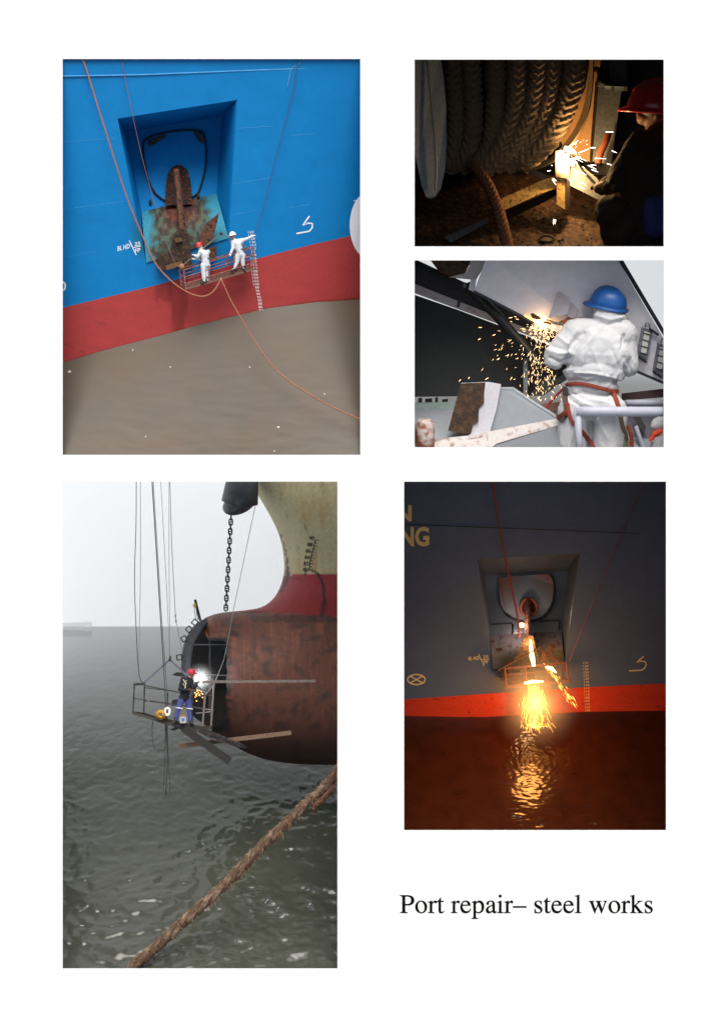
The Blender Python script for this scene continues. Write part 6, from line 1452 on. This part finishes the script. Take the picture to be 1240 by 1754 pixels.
    J = dict(head=(328, 1154, 1.75), neck=(322, 1162, 1.72), chest=(319, 1172, 1.7), pelvis=(316, 1194, 1.7), shL=(314, 1165, 1.66), shR=(327, 1166, 1.76), elL=(308, 1181, 1.6), elR=(332, 1180, 1.7), wrL=(326, 1182, 1.55), wrR=(337, 1172, 1.7),
             hipL=(312, 1196, 1.68), hipR=(321, 1196, 1.72), knL=(306, 1214, 1.66), knR=(325, 1214, 1.72), anL=(301, 1233, 1.66), anR=(326, 1234, 1.72), toeL=(-0.4, -0.3, 0.7), toeR=(0.5, -0.3, 0.6))
    wk = person('person in navy jacket, blue trousers and red helmet welding inside the cut bulb', J, 52, navy, blue, mat('pink_red_helmet', lin(176, 40, 66), 0.4, var=0), (0.75, -0.2, -0.35), (0.8, -0.25, -0.3), mat('brown_glove', lin(70, 54, 44), 0.9), mat('dark_boot'), mat('skin'), hat_up=(0.1, 0.98, 0.1), hat_scale=0.95)
    rf = mat('reflective_tape', lin(206, 208, 212), 0.35, var=0)
    for (x, y, r, q) in ((307.5, 1212, 5.2, 1.66), (325, 1213, 5.0, 1.72)): MB().tube([P(x + r * math.cos(a), y + 1 + 0.8 * math.cos(a), q + 0.052 * math.sin(a)) for a in [2 * math.pi * i / 20 for i in range(21)]], 0.012, 6).build('reflective_strip', rf, wk)
    MB().tube([P(317.5 + 10.2 * math.cos(a), 1180 + 2.2 * math.cos(a), 1.7 + 0.105 * math.sin(a)) for a in [2 * math.pi * i / 24 for i in range(25)]], 0.011, 6).build('reflective_strip', rf, wk)
    for p in ([(314, 1164), (319, 1170), (317, 1179)], [(320, 1165), (314, 1172), (319, 1178)]): MB().tube([P(x, y, 1.57) for x, y in p], 0.009, 6).build('harness_strap', rf if p[0][0] < 316 else mat('strap_yellow', lin(170, 160, 70), 0.6), wk)
    # arc
    arc = thing('welding_arc', 'blinding white welding arc at the cut edge of the bulb', 'welding arc', P(343, 1164, 2.2)); am = mat('arc_white', (0.8, 0.9, 1), emit=(0.85, 0.94, 1.0), estr=14, var=0)
    MB().ell(P(343, 1163, 2.25), (0.075, 0.058, 0.05), seg=16).build('arc_core', am, arc); glow_smoke_puff(P(343, 1163, 2.15), (0.34, 0.34, 0.34), 1.6, 'bluish white smoke added to glow round the welding arc')
    lamp('arc_light', P(343, 1164, 2.05), (0.78, 0.90, 1.0), 20, 0.05, arc)
    lamp('arc_inner_light', P(345, 1150, 2.8), (0.78, 0.90, 1.0), 1.5, 0.05, arc)
    ss = []
    for i in range(16):
        x, y = 341 + random.gauss(0, 4.5), 1190 + random.gauss(0, 5); ss.append((P(x, y, 1.6), P(x + U(-1, 1), y + U(0.5, 1.6), 1.6), U(0.008, 0.013)))
    tag(streaks('spark_drops', ss, mat('spark_glow')), 'few orange sparks dropping below the white welding arc', 'sparks')
    # mooring rope in front
    path = resample(spline([P(*q) for q in ((600, 1290, 0.5), (577, 1324, 0.48), (548, 1356, 0.46), (518, 1382, 0.44), (486, 1414, 0.42), (448, 1449, 0.40), (408, 1492, 0.38), (366, 1533, 0.36), (322, 1572, 0.34), (270, 1620, 0.32), (226, 1658, 0.3), (205, 1676, 0.3))], 30), 0.012)
    mb = MB(); rows, cols = [], []; n = len(path)
    for i, p in enumerate(path):
        t = (path[min(i + 1, n - 1)] - path[max(i - 1, 0)]).normalized(); u = Vector((0, 0, 1)); u = (u - t * u.dot(t)).normalized(); v = t.cross(u); row, cc = [], []
        r = 0.074 + 0.022 * (i / n) + 0.012 * nz(i * 0.02, 3)
        for k in range(25):
            a = 2 * math.pi * k / 24; ph = 1.5 * (a + i * 0.012 * 7.0)
            h = 0.26 * abs(math.cos(ph)) + 0.10 * fbm(p.x * 16 + a, p.y * 16, a, 3)
            row.append(p + (u * math.cos(a) + v * math.sin(a)) * r * (0.82 + h))
            m_ = fbm(p.x * 5 + math.cos(ph), p.y * 5, a * 0.6, 3); c = mixc(lin(84, 62, 46), lin(126, 106, 90), sstep(-0.1, 0.3, m_)); c = mixc(c, lin(60, 46, 36), sstep(0.15, 0.4, fbm(p.x * 11, p.y * 11, a)))
            cc.append(mixc(c, (0.02, 0.016, 0.012), 0.75 * (1 - abs(math.cos(ph))) ** 3))
        rows.append(row); cols.append(cc)
    mb.grid(rows, cols)
    for i in range(900):
        j = random.randrange(4, n - 4); p = path[j]; t = (path[j + 1] - path[j]).normalized(); u = Vector((0, 0, 1)); u = (u - t * u.dot(t)).normalized(); v = t.cross(u); a = U(0, 2 * math.pi)
        o_ = (u * math.cos(a) + v * math.sin(a)); b = p + o_ * 0.075; l = U(0.03, 0.09)
        dense = 110 < j < 330
        e = b + o_ * l * 0.6 + t * U(-1, 1) * l + Vector((0, -l * (1.2 if dense and rnd() < 0.5 else 0.3), 0))
        mb.tube([b - o_ * 0.02, b + (e - b) * 0.5 + Vector((0, 0.01, 0)), e], [0.007, 0.005, 0.002], 3, lin(*random.choice([(120, 82, 58), (96, 62, 44), (150, 124, 98)])), caps=False)
    for i in range(120):
        x, y = random.gauss(558, 9), random.gauss(1352, 5); y = 1352 - (x - 558) * 1.0 + 6; l = U(6, 16)
        mb.tube([P(x, y, 0.4), P(x + U(-2, 2), y + l * 0.5, 0.36), P(x + U(-3, 3), y + l, 0.4)], [0.012, 0.009, 0.003], 3, lin(*random.choice([(104, 72, 52), (80, 54, 40)])), caps=False)
    tag(mb.build('mooring_rope', mat('frayed_rope', attr=True, rough=0.95, var=0.2, scale=20), flip=False, smooth=False), 'thick frayed brown mooring rope stretched diagonally over the grey sea', 'rope')
sea_picture()
